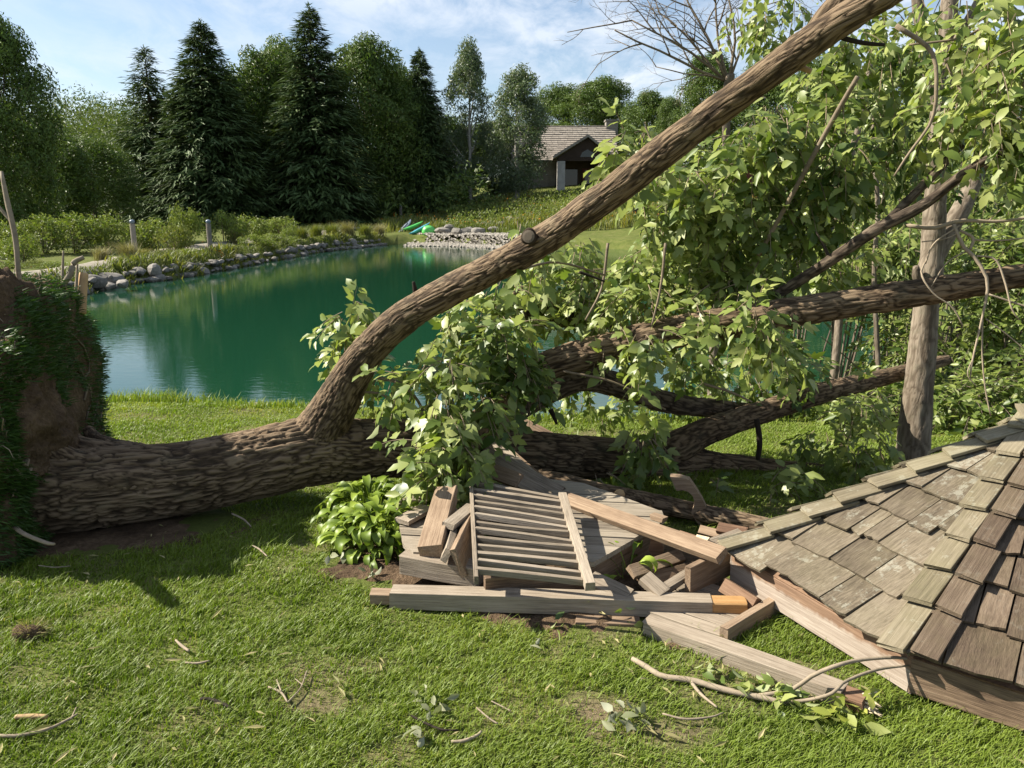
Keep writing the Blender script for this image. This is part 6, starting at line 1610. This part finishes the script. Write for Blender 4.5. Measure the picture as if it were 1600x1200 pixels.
def litter(label, spots, seed, mat_t=.5, name='leaf_spray', size=.07, parent=None, mat=None):
    r = np.random.default_rng(seed); e = thing(name, label, 'leaves', tuple(gp(*spots[0][:2], 0)), 'leaf sprays on the lawn') if parent is None else parent
    for (x, y, n_, sp) in spots:
        for k in range(n_):
            p = gp(x + r.normal(0, sp), y + r.normal(0, sp * .45), .035); p[2] = tz(p[0], p[1]) + r.uniform(.02, .06)
            o = link('leaf', leaf_data(int(r.choice([0, 0, 3])), mat or m_leaf_o)); s = size * r.uniform(.7, 1.3)
            o.location = p; o.rotation_euler = (r.normal(.15, .5), r.normal(0, .7) + (math.pi if r.random() < .4 else 0), r.uniform(0, 6.28)); o.scale = (s,) * 3
            under(o, e)
    return e
m_leaf_y = mat_leaf('wilting_yellow_leaf', (0.16, 0.20, 0.03), (0.25, 0.28, 0.05), (0.34, 0.34, 0.08), (0.25, 0.28, 0.08), 'object', .3, .45, .4)
m_leaf_g = mat_leaf('dry_grey_leaf', (0.12, 0.135, 0.065), (0.20, 0.21, 0.115), (0.29, 0.29, 0.19), (0.27, 0.28, 0.19), 'object', .2, .6, .3)
litter(None, [(1230, 1108, 12, 10), (1225, 1090, 8, 10), (1255, 1095, 6, 12)], 5, parent=br, size=.065)
litter(None, [(1330, 1128, 14, 16), (1320, 1112, 5, 10), (1290, 1135, 6, 10)], 6, parent=br, mat=m_leaf_y, size=.075)
litter('spray of green leaves in the grass along the pale forked branch', [(1108, 1060, 8, 10), (1160, 1075, 12, 16), (1200, 1080, 8, 12)], 7, size=.06)
litter('grey-green wilted leaf cluster on the bare patch', [(975, 1125, 9, 10), (995, 1135, 7, 9), (968, 1140, 5, 8)], 8, mat=m_leaf_g, size=.055)
litter('pale wilted leaf cluster in the grass left of the bare patch', [(655, 1102, 6, 7), (675, 1115, 9, 12)], 9, mat=m_leaf_g, size=.05)
litter('pale grey curled leaf beside a short twig at the bottom', [(663, 1158, 5, 6)], 10, mat=m_leaf_g, size=.055)
litter('two pale folded leaves on the grass below the front post', [(838, 1010, 4, 6)], 11, mat=m_leaf_g, size=.055)
litter('dry leaves at the foot of the hosta', [(575, 902, 7, 10), (530, 880, 5, 9)], 12, mat=m_leaf_g, size=.06)
litter('single yellow-green leaf lying by the orange post end', [(1163, 938, 2, 3)], 13, mat=m_leaf_y, size=.05)
litter('green leaves caught under the front post', [(900, 968, 6, 30), (1000, 975, 5, 20)], 14, size=.055)
for (lists, m_, lab) in [
    ([[(0, 1156, 6), (30, 1156, 6), (75, 1146, 5), (105, 1132, 4), (122, 1122, 3)], [(112, 1130, 3), (120, 1112, 2)]], m_deadwood, 'curved pale twig in the lower left corner of the lawn'),
    ([[(25, 1127, 8), (50, 1126, 9), (75, 1126, 7)]], m_cut, 'short thick brown stick near the curved pale twig'),
    ([[(314, 1100, 5), (332, 1102, 6), (350, 1109, 6), (362, 1115, 4)]], m_bark_dark, 'short dark twig in the middle of the lower lawn'),
    ([[(420, 1081, 3), (440, 1090, 4), (450, 1105, 3)], [(433, 1070, 2), (440, 1088, 3)], [(450, 1105, 3), (470, 1082, 2), (480, 1055, 2)], [(474, 1078, 2), (462, 1068, 1.5)]], m_deadwood, 'small pale forked twig in the lower lawn'),
    ([[(640, 1124, 3), (665, 1137, 4), (690, 1147, 4), (716, 1148, 3)]], m_bark_dark, 'thin dark twig below the wilted leaves'),
    ([[(705, 1165, 4), (725, 1164, 6), (745, 1156, 5), (752, 1150, 5)]], m_deadwood, 'short pale broken stick at the bottom centre'),
    ([[(745, 1113, 3), (765, 1130, 3), (778, 1138, 3)]], m_deadwood, 'thin straw-coloured twig just right of the pale wilted leaves'),
    ([[(768, 1102, 2), (783, 1110, 2), (798, 1118, 2)]], m_deadwood, 'fine straw just above the thin twig right of the wilted leaves'),
    ([[(275, 1005, 3), (285, 1014, 5), (296, 1022, 4)]], m_deadwood, 'upper of two twig scraps in the lawn below the long slanting shadow'),
    ([[(290, 1040, 3), (310, 1042, 4), (328, 1039, 3)]], m_deadwood, 'lower of two twig scraps in the lawn below the long slanting shadow'),
    ([[(362, 798, 3), (380, 808, 3), (392, 822, 2)]], m_deadwood, 'thin straw-coloured twig on the grass close under the trunk'),
    ([[(395, 856, 2), (405, 862, 3), (418, 874, 2)]], m_deadwood, 'thin straw-coloured twig on the open grass left of the hosta'),
    ([[(60, 880, 2), (85, 884, 2), (110, 882, 1.5)]], m_deadwood, 'very thin straw on the grass before the root hole'),
    ([[(1035, 1120, 3), (1070, 1128, 4), (1110, 1125, 3), (1130, 1118, 2)]], m_deadwood, 'thin pale twig below the long forked branch')]:
    lawn_tube('twig', lab, 'twig', lists, m_, .035, 6, 12)
# clod of torn turf at the left
c0 = gp(45, 1002, 0); bm = bmesh.new(); bmesh.ops.create_icosphere(bm, subdivisions=3, radius=.055)
Pq = np.array([v.co for v in bm.verts]); Pq = Pq * (1 + .3 * fbm(Pq * 22, 2, 4))[:, None] * [1.3, 1, .8]
Fq = np.array([[v.index for v in f.verts] for f in bm.faces]); bm.free()
sod = thing('sod_clump', 'brown clod of torn turf lying on the lawn at far left', 'turf clod', tuple(c0))
o = link('soil', mesh_np('soil', Pq + [0, 0, .03], Fq, m_soil, smooth=True), sod)
r = np.random.default_rng(9); nq = 260; d = nrm(r.normal(0, 1, (nq, 3)) + [.4, .1, .5])
V, F, T = blades(d * [.07, .055, .05] + [0.01, 0, .035], r.uniform(.02, .045, nq), np.full(nq, .003), .6, np.clip(r.normal(.45, .2, nq), 0, 1), 3, up=d, flat=.2)
link('blades', mesh_np('blades', V, F, m_dry, tint=T), sod)

# fine litter: straws, bits of bark and torn leaf too small to count
lr = np.random.default_rng(31); nl_ = 520
ly = 1.7 + 4.0 * lr.random(nl_) ** 1.3; lx = (lr.random(nl_) * 2 - 1) * (.66 * ly + .2)
Pl = np.stack([lx, ly], 1); kl = ~in_poly(Pl, ROOF_FOOT) & (np.hypot(lx - .2, ly - 4.3) > .9); Pl = Pl[kl]; nl_ = len(Pl)
pos = np.c_[Pl, terrain(Pl) + lr.uniform(.012, .035, nl_)]
ax = np.c_[lr.normal(0, 1, (nl_, 2)), lr.normal(0, .15, nl_)]; nor = np.c_[lr.normal(0, .35, (nl_, 2)), np.ones(nl_)]
va = np.where(lr.random(nl_) < .55, 4, 2); sz = np.where(va == 4, lr.uniform(.03, .09, nl_), lr.uniform(.02, .045, nl_))
V, F, T = bake_leaves(pos, ax, nor, sz, np.clip(lr.normal(.55, .3, nl_), 0, 1), va)
tag(link('lawn_litter', mesh_np('lawn_litter', V, F, m_dry, tint=T)), 'straws and torn leaf bits scattered over the lawn', kind='stuff')
